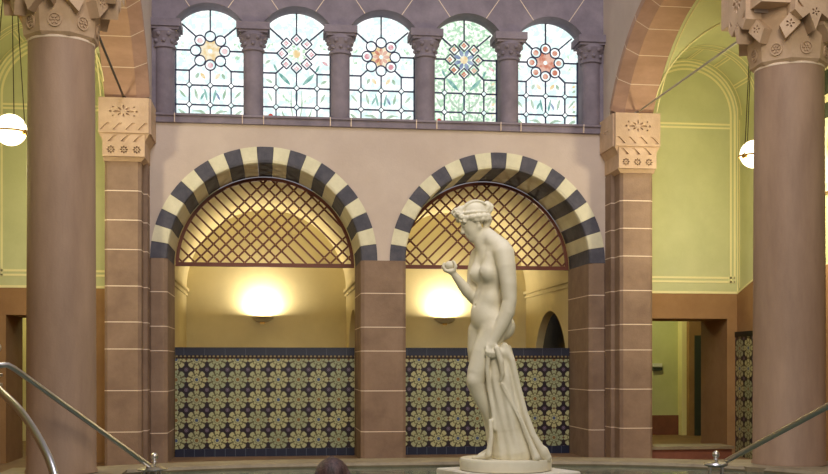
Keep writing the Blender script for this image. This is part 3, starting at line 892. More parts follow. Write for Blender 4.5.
    if True:
        e_ = 4.70 if s > 0 else 4.42
        mb2 = MB(); mb2.box(*hx(2.62, e_), yb, yb + .1, 0, 2.6); bw = struct(mb2, 'wall_passage_' + side, M['green'])
        mb2 = MB(); mb2.box(*hx(e_, 6.2), yb - .25, yb + .1, 0, 2.6); mb2.build('pilaster', M['dado'], bw)
        mb2 = MB(); mb2.box(*hx(e_ - .07, e_), yb - .16, yb + .02, 0, 2.6); mb2.build('jamb', M['paint'], bw)
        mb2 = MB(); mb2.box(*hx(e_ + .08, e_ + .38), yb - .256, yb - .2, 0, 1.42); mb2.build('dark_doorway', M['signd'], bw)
        mb2 = MB(); mb2.box(*hx(2.62, e_), yb - .03, yb, 0, .28); mb2.build('skirting', M['stepm'], bw)
    mb2 = MB(); mb2.box(*hx(2.40, 6.2), ya, yb + .1, 2.55, 2.62); struct(mb2, 'ceiling_passage_' + side, M['green'])
    mb2 = MB(); mb2.box(*hx(6.2, 6.3), ya - .5, yb + .1, 0, 2.6); struct(mb2, 'wall_passage_end_' + side, M['green'])
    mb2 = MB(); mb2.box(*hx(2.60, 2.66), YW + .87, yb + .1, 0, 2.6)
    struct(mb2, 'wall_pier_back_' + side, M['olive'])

# step in the right doorway
root = empty('door_step', (XC + 3.2, 11.4, 0), 'low red-brown stone step in front of the right doorway', 'step')
mb = MB(); mb.box(XC + 2.80, XC + 3.72, 11.22, 11.58, 0.0, .105); mb.build('riser', M['stepm'], root)
mb = MB(); mb.box(XC + 2.79, XC + 3.74, 11.20, 11.59, .105, .135); mb.build('tread', M['rim'], root)
# little sign in the passage
p = at(668.5, 366.5, 15.3)
r = empty('wall_sign', (p.x, 15.195, p.z), 'small white sign on the green passage wall behind the right doorway', 'sign')
mb = MB(); mb.box(p.x - .07, p.x + .07, 15.17, 15.198, p.z - .005, p.z + .045); mb.build('plate', M['sign'], r)
mb = MB(); mb.box(p.x - .065, p.x + .07, 15.16, 15.198, p.z - .06, p.z - .015); mb.build('lower_plate', M['signd'], r)

# blind window on the right aisle wall, seen at the right edge
xo = XC + 3.956
root = empty('blind_window', (xo, 9.3, 2.6), 'cream and dark arched wall opening right of the right column', 'window')
mb = MB(); mb.box(xo - .03, xo - .001, 8.7, 9.72, 2.64, 4.1); mb.build('frame', M['paint'], root)
mb = MB(); 
for a, b in ((3.50, 3.72), (3.28, 3.42)): mb.box(xo - .036, xo - .028, 8.8, 9.66, a, b)
mb.build('dark_opening', M['signd'], root)
mb = MB(); mb.lathe([(.17, -.02), (.17, .0), (.13, .0), (.13, -.02)], (xo - .02, 9.42, 3.02), 24, axis='x'); mb.build('ring', M['green'], root)
mb = MB(); mb.box(xo - .10, xo - .001, 8.65, 9.77, 2.58, 2.66); mb.build('sill', M['cap'], root)

# ------------------------------------------------------------------ niches behind the arches
YF, YN = YW + .86, 14.6
for k, ax in enumerate(AX):
    side = ('left', 'right')[k]
    hw = 1.04; ZN = 2.0; zc = ZN
    # back wall
    mb = MB(); mb.box(ax - hw - .1, ax + hw + .1, YN, YN + .1, 0, 3.3); bw = struct(mb, 'wall_niche_%s_back' % side, M['niche'])
    # left wall solid, right wall with an arched opening
    if k == 0:
        mb = MB(); mb.box(ax - hw - .14, ax - hw, YF, YN, 0, 2.05); struct(mb, 'wall_niche_left_outer', M['niche'])
    xw = ax + hw; tw = .10
    loop = [(YF, 0), (12.5, 0), (12.5, .87)] + [(13.32 - .82 * math.cos(PI * i / 20), .87 + .80 * math.sin(PI * i / 20)) for i in range(21)] + [(14.14, 0), (YN, 0), (YN, 2.05), (YF, 2.05)]
    cl = [loop[0]]
    for q in loop[1:]:
        if abs(q[0] - cl[-1][0]) + abs(q[1] - cl[-1][1]) > 1e-4: cl.append(q)
    mb = MB(); mb.plate([cl], 0, tw, lambda u, v, d: (xw + d, u, v)); sw = struct(mb, 'wall_niche_%s_right' % side, M['niche'])
    # cornice
    mb = MB()
    for q in ((ax + hw, -1),) + (((ax - hw, 1),)):
        x_, s_ = q
        mb.box(*sorted((x_, x_ + s_ * .035)), YF, YN - .005, 1.955, 1.99); mb.box(*sorted((x_, x_ + s_ * .02)), YF, YN - .005, 1.90, 1.93)
    mb.build('cornice', M['niche'], sw)
    # barrel vault
    mb = MB(); n = 32; vs = []
    for i in range(n + 1):
        a = PI * i / n
        for y in (YF - .01, YN + .02): vs.append((ax + hw * math.cos(a), y, ZN + hw * math.sin(a)))
    mb.add(vs, [(2 * i, 2 * i + 1, 2 * i + 3, 2 * i + 2) for i in range(n)])
    struct(mb, 'ceiling_niche_' + side, M['niche'], smooth=60)
    # sconce
    px, py, dd = ((262.5, 318.5, 14.45), (446.5, 319.5, 14.6))[k]
    p = at(px, py, dd); sx = p.x; sz = p.z
    r = empty('wall_sconce', (sx, YN, sz), 'shallow bowl uplight glowing on the back wall of the %s niche' % side, 'wall lamp', 'bowl uplights in the niches')
    mb = MB(); mb.lathe([(.001, -.045), (.06, -.043), (.11, -.02), (.145, .012), (.150, .022), (.14, .022), (.10, -.005), (.05, -.025), (.001, -.03)], (sx, YN - .002, sz), 20, a0=PI, a1=2 * PI)
    mb.build('bowl', M['chrome'], r, smooth=40)
    mb = MB(); mb.box(sx - .03, sx + .03, YN - .02, YN, sz - .07, sz - .02); mb.build('bracket', M['brass'], r)
    mb = MB(); mb.tube([(sx - .05, YN - .07, sz + .005), (sx + .05, YN - .07, sz + .005)], .012, 8); mb.build('lamp_tube', emit('sconce_bulb', (1, .8, .5, 1), 30), r)
    ld = bpy.data.lights.new('sconce_light', 'AREA'); ld.shape = 'RECTANGLE'; ld.size = .16; ld.size_y = .06; ld.energy = 27; ld.color = (1, .86, .62); ld.spread = PI
    lo = bpy.data.objects.new('sconce_light', ld); COL.objects.link(lo); lo.parent = r; lo.location = (0, -.11, .035); lo.rotation_euler = (PI, 0, 0)
    # tiled parapet
    YT = YL - .02; half = .975
    r = empty('tiled_parapet', (ax, YT, 0), ('dark blue and cream patterned tile wall between the piers under the left arch', 'patterned tile wall partly hidden behind the statue under the right arch')[k], 'tiled wall', 'tiled walls under the arches')
    mb = MB(); mb.box(ax - half, ax + half, YT, YT + .11, 0, 1.185); mb.build('core', M['niche'], r)
    mb = MB(); mb.box(ax - half, ax + half, YT - .012, YT, .085, 1.068); mb.build('flower_tiles', tile_mat('flower_tile_' + side, 0, -.855 + .1103 * 0, .95 - .2205 * 4), r)
    mb = MB(); mb.box(ax - half, ax + half, YT - .018, YT, -.0, .085); mb.build('skirting_tiles', band_mat('navy_tile_' + side, 0, srgb(30, 36, 58), srgb(84, 92, 108), .11, .05), r)
    mb = MB(); mb.box(ax - half, ax + half, YT - .02, YT, 1.105, 1.178); mb.box(ax - half, ax + half, YT - .028, YT + .115, 1.178, 1.192); mb.build('frieze_tiles', band_mat('slate_tile_' + side, 0, srgb(42, 46, 62), srgb(84, 88, 100), .2205, .02), r)
    mb = MB(); mb.box(ax - half, ax + half, YT - .014, YT, 1.086, 1.105); mb.build('bead_row', band_mat('bead_tile_' + side, 0, srgb(40, 34, 36), srgb(146, 128, 86), .044, .5), r)
    mb = MB(); mb.box(ax - half, ax + half, YT - .014, YT, 1.068, 1.086); mb.build('line_tiles', M['iron'], r)

# ------------------------------------------------------------------ globe lamps
def globe(x, y, z, ztop, label):
    r = empty('globe_lamp', (x, y, z), label, 'lamp', 'hanging globe lamps')
    R = .128
    mb = MB(); mb.sphere((x, y, z), R, 20); mb.build('glass_globe', emit('opal_globe', (1, .84, .52, 1), 5), r, smooth='all')
    mb = MB(); mb.tube([(x + (R + .012) * math.cos(2 * PI * i / 32), y + (R + .012) * math.sin(2 * PI * i / 32), z - .02) for i in range(32)], .008, 6, closed=True)
    for i in range(3):
        a = 2 * PI * i / 3 - .5
        q = (x + (R + .022) * math.cos(a), y + (R + .022) * math.sin(a), z - .035); mb.sphere(q, .026, 7)
    mb.build('holder_ring', M['brass'], r, smooth=True)
    for i in range(3):
        a = 2 * PI * i / 3 - .5
        mb = MB(); mb.tube([(x + (R + .02) * math.cos(a), y + (R + .02) * math.sin(a), z - .02), (x + .03 * math.cos(a), y + .03 * math.sin(a), ztop)], .004, 6)
        mb.build('cord', M['iron'], r)
    mb = MB(); mb.lathe([(.001, .0), (.05, -.0), (.045, -.03), (.001, -.045)][::-1], (x, y, ztop + .02), 16); mb.build('ceiling_rose', M['brass'], r)
    ld = bpy.data.lights.new('globe_light', 'POINT'); ld.energy = 78; ld.color = (1, .87, .60); ld.shadow_soft_size = .14
    lo = bpy.data.objects.new('globe_light', ld); COL.objects.link(lo); lo.parent = r; lo.location = (0, -.0, -.30)
    return r
globe(XC - 3.25 - .01, 9.3, EYE + 1.914, cross_h(9.3) - .03, 'glowing white globe lamp hanging at the left edge left of the column')
globe(XC + 3.25, 9.64, EYE + 1.94, cross_h(9.64) - .03, 'glowing globe lamp mostly hidden by the right column')

# ------------------------------------------------------------------ handrails
def ball_flange(px, py, d, z, parent):
    return at(px, py, d)
# left rail
r = empty('handrail', (-.845, 7.97, ZR), 'left long polished steel handrail sloping down to the pool kerb before the left column', 'handrail')
B = Vector((-.845, 7.90, ZR + .02)); K = at(10, 365.5, 6.8); E = K + (at(-90, 361, 6.5) - K)
mb = MB(); mb.tube([B, B + (K - B) * .5, B + (K - B) * .97, K + Vector((-.015, 0, 0.004)), K + (E - K) * .1, E], .0185, 14); mb.build('rail', M['chrome'], r, smooth=True)
mb = MB(); mb.lathe([(.001, 0), (.10, 0), (.105, .008), (.07, .022), (.03, .03), (.001, .032)], (B.x - .0, B.y + .02, ZR + .0), 24)
mb.build('flange', M['chrome'], r, smooth=30)
for i in range(4):
    a = i * PI / 2 + .5
    mb = MB(); mb.tube([(B.x + .06 * math.cos(a), B.y + .02 + .06 * math.sin(a), ZR), (B.x + .05 * math.cos(a), B.y + .02 + .05 * math.sin(a), ZR - 1.26)], .010, 8); mb.build('leg', M['chrome'], r, smooth=True)
mb = MB(); c = (B.x + .015, B.y + .03, ZR + .03); mb.lathe([(.012, 0), (.012, .02), (.02, .03), (.012, .04)], c, 12); mb.sphere((c[0], c[1], c[2] + .065), .028, 10); mb.build('finial', M['chrome'], r, smooth=True)
q = at(-4, 362, 6.8)
mb = MB(); mb.lathe([(.022, .165 - 1.0), (.022, 0), (.03, .0), (.03, .03), (.02, .04), (.02, .10)], (q.x, q.y, q.z - .04), 14); mb.sphere((q.x, q.y, q.z + .09), .032, 10)
for dz in (-.08, -.14): mb.lathe([(.022, dz - .012), (.04, dz - .008), (.04, dz + .008), (.022, dz + .012)], (q.x, q.y, q.z), 14)
mb.lathe([(.021, -1.3), (.021, -.8)], (q.x, q.y, q.z), 14)
mb.build('newel_post', M['chrome'], r, smooth=30)
# left curved rail, nearer
cv = [(-60, 345, 6.0), (-25, 366, 5.7), (0, 391, 5.45), (17, 406.5, 5.25), (31, 425, 5.1), (42.5, 445, 4.95), (51, 463, 4.85), (57, 485, 4.78), (61, 515, 4.7), (63, 560, 4.65)]
pts = [at(*c) for c in cv]
# smooth the polyline
for _ in range(2):
    n = [pts[0]]
    for a, b in zip(pts, pts[1:]): n += [a.lerp(b, .25), a.lerp(b, .75)]
    pts = n + [pts[-1]]
mb = MB(); mb.tube(pts, .019, 14)
o = mb.build('curved_handrail', M['chrome'], smooth='all', origin=pts[-1]); tag(o, 'curved polished steel handrail bending down into the water at the lower left', 'handrail')
# right rail
P0 = Vector((3.235, 7.72, ZR + .0)); A0 = at(727, 460.5, 8.0); A1 = at(828, 406, 6.3); A2 = A0 + (A1 - A0) * 1.5
r = empty('handrail', P0, 'right straight polished steel handrail rising from the pool edge before the right column', 'handrail')
mb = MB(); mb.tube([A0, A0.lerp(A1, .5), A1, A2], .0195, 14); mb.build('rail', M['chrome'], r, smooth=True)
g = at(716, 463.5, 7.95)
mb = MB(); mb.lathe([(.001, -.03), (.05, -.026), (.085, -.014), (.088, -.006), (.08, .006), (.03, .012), (.001, .014)], g, 24); mb.build('flange', M['chrome'], r, smooth=30)
mb = MB(); mb.lathe([(.012, .012), (.012, .025), (.02, .032), (.012, .042)], g, 12); mb.sphere((g.x, g.y, g.z + .065), .027, 10); mb.build('finial', M['chrome'], r, smooth=True)
for i in range(4):
    a = i * PI / 2 + .5
    mb = MB(); mb.tube([(g.x + .06 * math.cos(a), g.y + .06 * math.sin(a), g.z - .02), (g.x + .05 * math.cos(a), g.y + .05 * math.sin(a), -1.0)], .010, 8); mb.build('leg', M['chrome'], r, smooth=True)

# ------------------------------------------------------------------ light
w = bpy.data.worlds.new('world'); scene.world = w; w.use_nodes = True
bg = w.node_tree.nodes['Background']; bg.inputs[0].default_value = (.90, .86, .92, 1); bg.inputs[1].default_value = .27
def area(name, loc, tgt, size, en, col, sy=None):
    ld = bpy.data.lights.new(name, 'AREA'); ld.size = size; ld.energy = en; ld.color = col
    if sy: ld.shape = 'RECTANGLE'; ld.size_y = sy
    lo = bpy.data.objects.new(name, ld); COL.objects.link(lo); lo.location = loc
    lo.rotation_euler = (Vector(tgt) - Vector(loc)).to_track_quat('-Z', 'Y').to_euler()
    return lo
area('dome_daylight', (1.14, 4.6, 9.0), (1.14, 8.5, 2.5), 3.2, 300, (.82, .84, 1.0))
hl = area('hall_fill', (1.14, 0.5, 5.5), (1.14, 10, 3.6), 3.0, 120, (1, .88, .70)); hl.data.spread = math.radians(95)  # unseen warm fill added from the viewer's end, no fixture hangs here
for s in (-1, 1):
    ld = bpy.data.lights.new('passage_light', 'POINT'); ld.energy = 40; ld.color = (1, .92, .5); ld.shadow_soft_size = .1
    lo = bpy.data.objects.new('passage_light', ld); COL.objects.link(lo); lo.location = (XC + s * 3.5, 14.2, 2.4)

scene.view_settings.view_transform = 'Standard'; scene.view_settings.look = 'None'
scene.view_settings.exposure = 0.0; scene.view_settings.gamma = 1; scene.view_settings.use_curve_mapping = False
# ------------------------------------------------------------------ sculpted figures (signed distance fields meshed with surface nets)
class SDF:
    def __init__(s, lo, hi, h):
        s.lo = np.array(lo, float); s.h = h
        s.n = np.ceil((np.array(hi) - s.lo) / h).astype(int) + 1
        s.F = np.full(s.n, 30.0, np.float32)
        s.ax = [s.lo[i] + h * np.arange(s.n[i]) for i in range(3)]
    def _win(s, lo, hi, mg):
        a = np.clip(np.floor((np.array(lo) - mg - s.lo) / s.h).astype(int), 0, s.n); b = np.clip(np.ceil((np.array(hi) + mg - s.lo) / s.h).astype(int) + 1, 0, s.n)
        sl = tuple(slice(a[i], b[i]) for i in range(3))
        g = np.meshgrid(*[s.ax[i][sl[i]] for i in range(3)], indexing='ij')
        return sl, g
    def _mix(s, sl, d, k, sub):
        A = s.F[sl]
        if A.size == 0: return
        if sub:
            d = -d; h = np.clip(.5 - .5 * (d - A) / k * -1 * -1, 0, 1)
            h = np.clip(.5 + .5 * (d - A) / k, 0, 1); s.F[sl] = A * (1 - h) + d * h + k * h * (1 - h)
        else:
            h = np.clip(.5 + .5 * (d - A) / k, 0, 1); s.F[sl] = d * (1 - h) + A * h - k * h * (1 - h)
    def cap(s, p, r, q, r2, k=3.0, sub=False):
        p, q = np.array(p, float), np.array(q, float)
        m = max(r, r2) + k * 1.5 + 2 * s.h
        sl, g = s._win(np.minimum(p, q), np.maximum(p, q), m)
        ab = q - p; L2 = max((ab ** 2).sum(), 1e-9)
        t = np.clip(((g[0] - p[0]) * ab[0] + (g[1] - p[1]) * ab[1] + (g[2] - p[2]) * ab[2]) / L2, 0, 1)
        d = np.sqrt((g[0] - p[0] - ab[0] * t) ** 2 + (g[1] - p[1] - ab[1] * t) ** 2 + (g[2] - p[2] - ab[2] * t) ** 2) - (r + (r2 - r) * t)
        s._mix(sl, d, k, sub)
    def chain(s, pts, k=3.0, sub=False):
        A = np.array([p for p, r in pts], float); R = [r for p, r in pts]
        m = max(R) + k * 1.5 + 2 * s.h
        sl, g = s._win(A.min(0), A.max(0), m); D = None
        for i in range(len(pts) - 1):
            p, q_ = A[i], A[i + 1]; ab = q_ - p; L2 = max((ab ** 2).sum(), 1e-9)
            t = np.clip(((g[0] - p[0]) * ab[0] + (g[1] - p[1]) * ab[1] + (g[2] - p[2]) * ab[2]) / L2, 0, 1)
            d = np.sqrt((g[0] - p[0] - ab[0] * t) ** 2 + (g[1] - p[1] - ab[1] * t) ** 2 + (g[2] - p[2] - ab[2] * t) ** 2) - (R[i] + (R[i + 1] - R[i]) * t)
            D = d if D is None else np.minimum(D, d)
        s._mix(sl, D, k, sub)
    def ell(s, c, R, rot=None, k=3.0, sub=False):
        c = np.array(c, float); R = np.array(R, float); m = R.max() + k * 1.5 + 2 * s.h
        sl, g = s._win(c, c, m)
        P = np.stack([g[i] - c[i] for i in range(3)], -1)
        if rot is not None: P = P @ np.array(rot)          # columns are the local axes
        k0 = np.sqrt(((P / R) ** 2).sum(-1)); k1 = np.sqrt(((P / R ** 2) ** 2).sum(-1)) + 1e-6
        s._mix(sl, k0 * (k0 - 1) / k1, k, sub)
    def mesh(s):
        F = s.F; S = F < 0; n = F.shape
        c = np.zeros((n[0] - 1, n[1] - 1, n[2] - 1), np.int8)
        for dx in (0, 1):
            for dy in (0, 1):
                for dz in (0, 1): c += S[dx:n[0] - 1 + dx, dy:n[1] - 1 + dy, dz:n[2] - 1 + dz]
        act = (c > 0) & (c < 8); idx = np.full(act.shape, -1, np.int64); I = np.argwhere(act); idx[act] = np.arange(len(I))
        acc = np.zeros((len(I), 3)); cnt = np.zeros(len(I))
        cor = [(a, b, d) for a in (0, 1) for b in (0, 1) for d in (0, 1)]
        for a in cor:
            for ax in range(3):
                if a[ax]: continue
                b = list(a); b[ax] = 1
                fa = F[I[:, 0] + a[0], I[:, 1] + a[1], I[:, 2] + a[2]]; fb = F[I[:, 0] + b[0], I[:, 1] + b[1], I[:, 2] + b[2]]
                m = (fa < 0) != (fb < 0)
                t = np.where(m, fa / np.where(m, fa - fb, 1), 0)
                p = np.tile(np.array(a, float), (len(I), 1)); p[:, ax] += t
                acc += p * m[:, None]; cnt += m
        V = (I + acc / cnt[:, None]) * s.h + s.lo
        Q = []
        for ax in range(3):
            o = [i for i in range(3) if i != ax]
            sl0 = [slice(None)] * 3; sl1 = [slice(None)] * 3; sl0[ax] = slice(0, -1); sl1[ax] = slice(1, None)
            E = S[tuple(sl0)] != S[tuple(sl1)]; e = np.argwhere(E)
            ok = (e[:, o[0]] > 0) & (e[:, o[1]] > 0) & (e[:, o[0]] < n[o[0]] - 1) & (e[:, o[1]] < n[o[1]] - 1); e = e[ok]
            def cell(d0, d1):
                q = e.copy(); q[:, o[0]] -= d0; q[:, o[1]] -= d1; return idx[q[:, 0], q[:, 1], q[:, 2]]
            q = np.stack([cell(1, 1), cell(0, 1), cell(0, 0), cell(1, 0)], 1)
            st = S[e[:, 0], e[:, 1], e[:, 2]]
            fl = ~st if ax != 1 else st
            q[fl] = q[fl][:, ::-1]; Q.append(q)
        Q = np.concatenate(Q)
        # light smoothing
        for _ in range(2):
            A = np.zeros_like(V); W = np.zeros(len(V))
            for i in range(4):
                a, b = Q[:, i], Q[:, (i + 1) % 4]
                for j in range(3): A[:, j] += np.bincount(a, V[b, j], len(V)) + np.bincount(b, V[a, j], len(V))
                W += np.bincount(a, minlength=len(V)) + np.bincount(b, minlength=len(V))
            V = V * .5 + .5 * A / W[:, None]
        return V, Q

DS = 7.2; SS = F / DS
RV = np.array([math.cos(YAW), -math.sin(YAW), 0]); FV = np.array([math.sin(YAW), math.cos(YAW), 0])
SB = at(505, 458, DS)
def st_world(V):          # statue units: (x px, w, height px)
    return np.array(SB)[None, :] + (V[:, 0:1] - 505) / SS * RV + V[:, 1:2] / SS * FV + V[:, 2:3] / SS * np.array([0, 0, 1.0])
def q(x, y, w=0): return (x, w, 458 - y)
def st_build(sdf, name, m, parent):
    V, Q = sdf.mesh(); W = st_world(V)
    return link_mesh(name, W, Q, m, None, parent, None, smooth='all')

stat = empty('statue', (SB.x, SB.y, SB.z - .075), 'white marble statue of an unclothed woman looking down at the apple she holds', 'statue')
B_ = SDF((436, -36, -3), (524, 36, 250), .75)
# body axes: a across the shoulders (towards the near one), n to the front
aS = np.array([.51, -.86, 0]); nS = np.array([-.86, -.51, 0]); ROT = np.stack([aS, nS, [0, 0, 1]], 1)
def T(cx, y, s=0, n=0, w=0):
    p = np.array([cx, w, 458 - y], float) + aS * s + nS * n; return tuple(p)
# torso
B_.ell(T(491, 262), (19, 12.5, 17), ROT)
B_.ell(T(491, 276), (17.5, 12.5, 17), ROT)
B_.ell(T(488, 300), (16.5, 13.2, 17), ROT, k=7)
B_.ell(T(489, 322), (20, 15, 17), ROT, k=7)
B_.ell(T(485, 314, 0, 4), (12, 10, 14), ROT, k=6)
B_.ell(T(489.5, 327, 9.5, -10.5), (11.5, 11.5, 13), ROT, k=4)
B_.ell(T(489, 328, -8.5, -8), (10.5, 10.5, 12), ROT, k=4)
B_.ell(T(491.5, 274.5, 8.6, 10.2), (8.2, 8.0, 8.2), ROT, k=4.5)
B_.cap(T(491, 258, 11, 8), 4, T(491, 270, 9, 11.5), 5, k=6)
B_.ell(T(491.5, 274.5, -8.2, 11.2), (8.0, 8.4, 8.0), ROT, k=4.5)
B_.cap(T(491, 258, -9, 8), 4, T(491, 270, -8, 12), 5, k=6)
B_.cap(T(491.5, 274, 9, 17.4), 1.1, T(491.5, 274, 9, 18.6), .8, k=1.5); B_.cap(T(491.5, 274, -8.6, 18.8), 1.1, T(491.5, 274, -8.6, 20), .8, k=1.5)
B_.cap(T(486, 306, 0, 15.5), 1.3, T(486, 306, 0, 12), 1.0, k=1.5, sub=True)
B_.cap(T(489, 290, 0, 14), 1.2, T(486, 300, 0, 14.6), 1.0, k=5, sub=True)
B_.cap(T(492, 290, 0, -14), 1.5, T(490, 316, 0, -14.6), 1.5, k=5, sub=True)
# neck, shoulders
B_.cap(q(479, 237, 0), 7.6, q(488, 255, 1), 9.0, k=4)
B_.cap(q(486, 234, -1), 7.2, q(500, 249.5, -14), 9.6, k=5)
B_.cap(q(486, 248, 4), 7, q(481, 254, 19), 8.2, k=6)
B_.cap(T(492, 250, 0, 8), 2, T(492, 252, 16, 6), 2, k=5)
# near arm
B_.chain([(q(502.5, 255, -19), 10), (q(504.5, 268, -21.5), 9.2), (q(506.5, 285, -22.5), 8.2), (q(507.6, 302, -22.5), 7.0), (q(505.5, 313, -22), 7.4), (q(500, 326, -21.5), 6.4), (q(492.5, 341, -21), 4.4), (q(490.5, 345, -21), 4.2)], k=3)
B_.ell(q(489.5, 348, -21.5), (5.2, 3.0, 4.4), k=2.2)
for i in range(4):
    bx = 485.3 + i * 2.75; l = (4.6, 5.4, 5.6, 4.8)[i]
    B_.chain([(q(bx + .4, 347.5 + i * .5, -23), 1.55), (q(bx - .6, 350 + l * .45 + i * .4, -25), 1.4), (q(bx - .5, 351 + l + i * .3, -23.2), 1.25), (q(bx + .3, 350.6 + l + i * .3, -21), 1.1)], k=.7)
B_.chain([(q(494.2, 345.5, -23.5), 1.7), (q(496.8, 349, -25), 1.5), (q(497, 353.5, -25.2), 1.25)], k=1)
# far arm with the apple
B_.chain([(q(480, 254, 19), 8.6), (q(476, 268, 17), 7.6), (q(473.5, 286, 12), 6.4), (q(474.5, 297, 8), 5.9)], k=3)
B_.chain([(q(474.5, 297, 8), 5.8), (q(467.5, 291, 4), 6.0), (q(459.5, 281.5, 0), 4.5), (q(455, 275.5, -2), 3.5), (q(453, 273, -2.5), 3.3)], k=3)
B_.ell(q(451, 271.2, -3), (4.3, 4.6, 3.0), k=2)
for i in range(4):
    w_ = -6.6 + i * 2.6; o = (0, -.5, -.4, .4)[i]
    B_.chain([(q(449.5, 272, w_ * .9 - .5), 1.6), (q(445.4 + o, 271, w_), 1.5), (q(443.0 + o, 267.4, w_), 1.4), (q(444.2 + o, 263.8, w_ + .2), 1.2)], k=.7)
B_.chain([(q(454, 271, -6), 1.8), (q(455.6, 267, -7.2), 1.6), (q(454.2, 263.0, -6.6), 1.35), (q(452.6, 261.6, -5.6), 1.15)], k=1)
# head, tilted down
hc = q(472.8, 216.8, 0); t = math.radians(24)
HR = np.array([[math.cos(t), 0, math.sin(t)], [0, 1, 0], [-math.sin(t), 0, math.cos(t)]])   # local x back-forward, z up
HR = np.stack([[math.cos(t), 0, math.sin(t)], [0, 1, 0], [-math.sin(t), 0, math.cos(t)]], 1)
def hd(f, u, w=0):   # f forward (to the left), u up, in the head's own frame
    return tuple(np.array(hc) + HR[:, 0] * -f + HR[:, 2] * u + np.array([0, w, 0]))
B_.ell(hd(-1, 1), (13, 10.8, 12.5), HR, k=3)
B_.ell(hd(6.0, -8.5), (8.0, 8.4, 13.5), HR, k=4)
B_.cap(hd(9.6, -19.6), 3.1, hd(8.8, -19), 3.6, k=3)
B_.cap(hd(8.5, -18.5, -1), 3.0, hd(-1, -12, -7.5), 3.0, k=3); B_.cap(hd(8.5, -18.5, 1), 3.0, hd(-1, -12, 7.5), 3.0, k=3)
B_.cap(hd(13.4, -4.2), 1.2, hd(16.2, -10.2), 1.75, k=1.6); B_.cap(hd(15.2, -10.8, -1.6), 1.1, hd(15.2, -10.8, 1.6), 1.1, k=1.2)
for sg in (-1, 1):
    B_.ell(hd(13.2, -4.6, sg * 4.2), (2.6, 2.6, 2.0), HR, k=1.5, sub=True)
    B_.ell(hd(11.9, -5.0, sg * 4.1), (1.9, 2.2, 1.35), HR, k=.6)
    B_.cap(hd(13.4, -2.2, sg * 2), .9, hd(11.4, -2.4, sg * 6.6), .9, k=1.3)
    B_.ell(hd(-1.5, -6.5, sg * 9.6), (2.4, 1.3, 3.6), HR, k=1)
    B_.ell(hd(-1.2, -6.2, sg * 10.8), (1.1, .8, 1.9), HR, k=.6, sub=True)
B_.cap(hd(13.6, -13.6, -2.4), 1.0, hd(13.6, -13.6, 2.4), 1.0, k=1); B_.cap(hd(13.0, -15.9, -2), 1.15, hd(13.0, -15.9, 2), 1.15, k=1)
B_.cap(hd(14.6, -14.7, -2.8), .45, hd(14.6, -14.7, 2.8), .45, k=.5, sub=True)
# near leg, knee bent forward, shin passing back under the drapery
B_.chain([(q(493, 332, -8), 13.6), (q(484, 352, -8), 12.4), (q(477.2, 371, -9), 10.2), (q(475, 382, -9), 9.2), (q(479, 393, -7), 8.2), (q(487, 408, -3), 7.8), (q(494, 425, 2), 6), (q(500, 443, 5), 4.6)], k=3)
B_.ell(q(472, 380, -13), (4.5, 5, 5.5), k=3)
# far leg carries the weight
B_.chain([(q(481.5, 331, 8), 13.2), (q(480, 350, 9), 12.2), (q(480.5, 371, 9), 10), (q(484, 388, 9), 8.2), (q(489, 408, 9), 8.4), (q(492, 428, 8), 6.6), (q(492.5, 446, 6), 4.8)], k=3)
# far foot and near toes
B_.chain([(q(494, 452.5, 7), 4.4), (q(487, 453.2, 4), 3.8), (q(480, 455.6, 1), 2.5)], k=2)
for i in range(5): B_.cap(q(481, 456, -2.6 + i * 1.7), 1.3, q(475.5 + i * .9, 456.9, -3.6 + i * 1.7), 1.0, k=.6)
body = st_build(B_, 'figure', M['marble'], stat)
# apple
A_ = SDF((440, -12, 180), (460, 6, 204), .5)
A_.ell(q(449.4, 265.8, -3), (4.9, 4.9, 4.7), k=1); A_.cap(q(449.4, 260, -3), .8, q(449.4, 262, -3), .5, k=1.6, sub=True)
st_build(A_, 'apple', M['marble'], stat)
# hair
H_ = SDF((446, -20, 220), (500, 20, 264), .55)
H_.ell(hd(-3.2, 3.2), (12.9, 11.9, 12.6), HR, k=2)
H_.ell(hd(14, -12), (12.5, 14, 12), HR, k=1.5, sub=True)       # leave the face free
H_.ell(hd(12, -2.6), (5, 9, 3.6), HR, k=1, sub=True)
# rolled hair round the head, twisted locks
def ring(c_f, c_u, rf, rw, tilt, n, r, ph=0, a0=0, a1=2 * PI, k=.7):
    P = []
    for i in range(n + 1):
        a = a0 + (a1 - a0) * i / n
        f = c_f + rf * math.cos(a); w_ = rw * math.sin(a); u = c_u + tilt * math.cos(a)
        P.append((hd(f, u, w_), r * (1 + .16 * math.sin(ph + a * 13))))
    H_.chain(P, k=k)
ring(-1.6, -2.0, 13.2, 11.3, 4.4, 40, 2.7)
ring(-3.2, -5.6, 11.2, 10.4, 3.6, 40, 2.3, 1, a0=PI * .36, a1=PI * 1.64)
ring(-2, 2.8, 12.9, 11.4, 4.6, 40, 1.5, 2)
for i in range(9):     # combed strands over the crown
    w0 = -8 + 2 * i
    P = []
    for j in range(9):
        a = math.radians(10 + 150 * j / 8); P.append((hd(-3.2 + 13.6 * math.cos(a), 2.4 + 12.4 * math.sin(a) * math.cos(w0 / 15), w0 * (.55 + .45 * math.sin(a)) * 1.05), 1.15))
    H_.chain(P, k=.6)
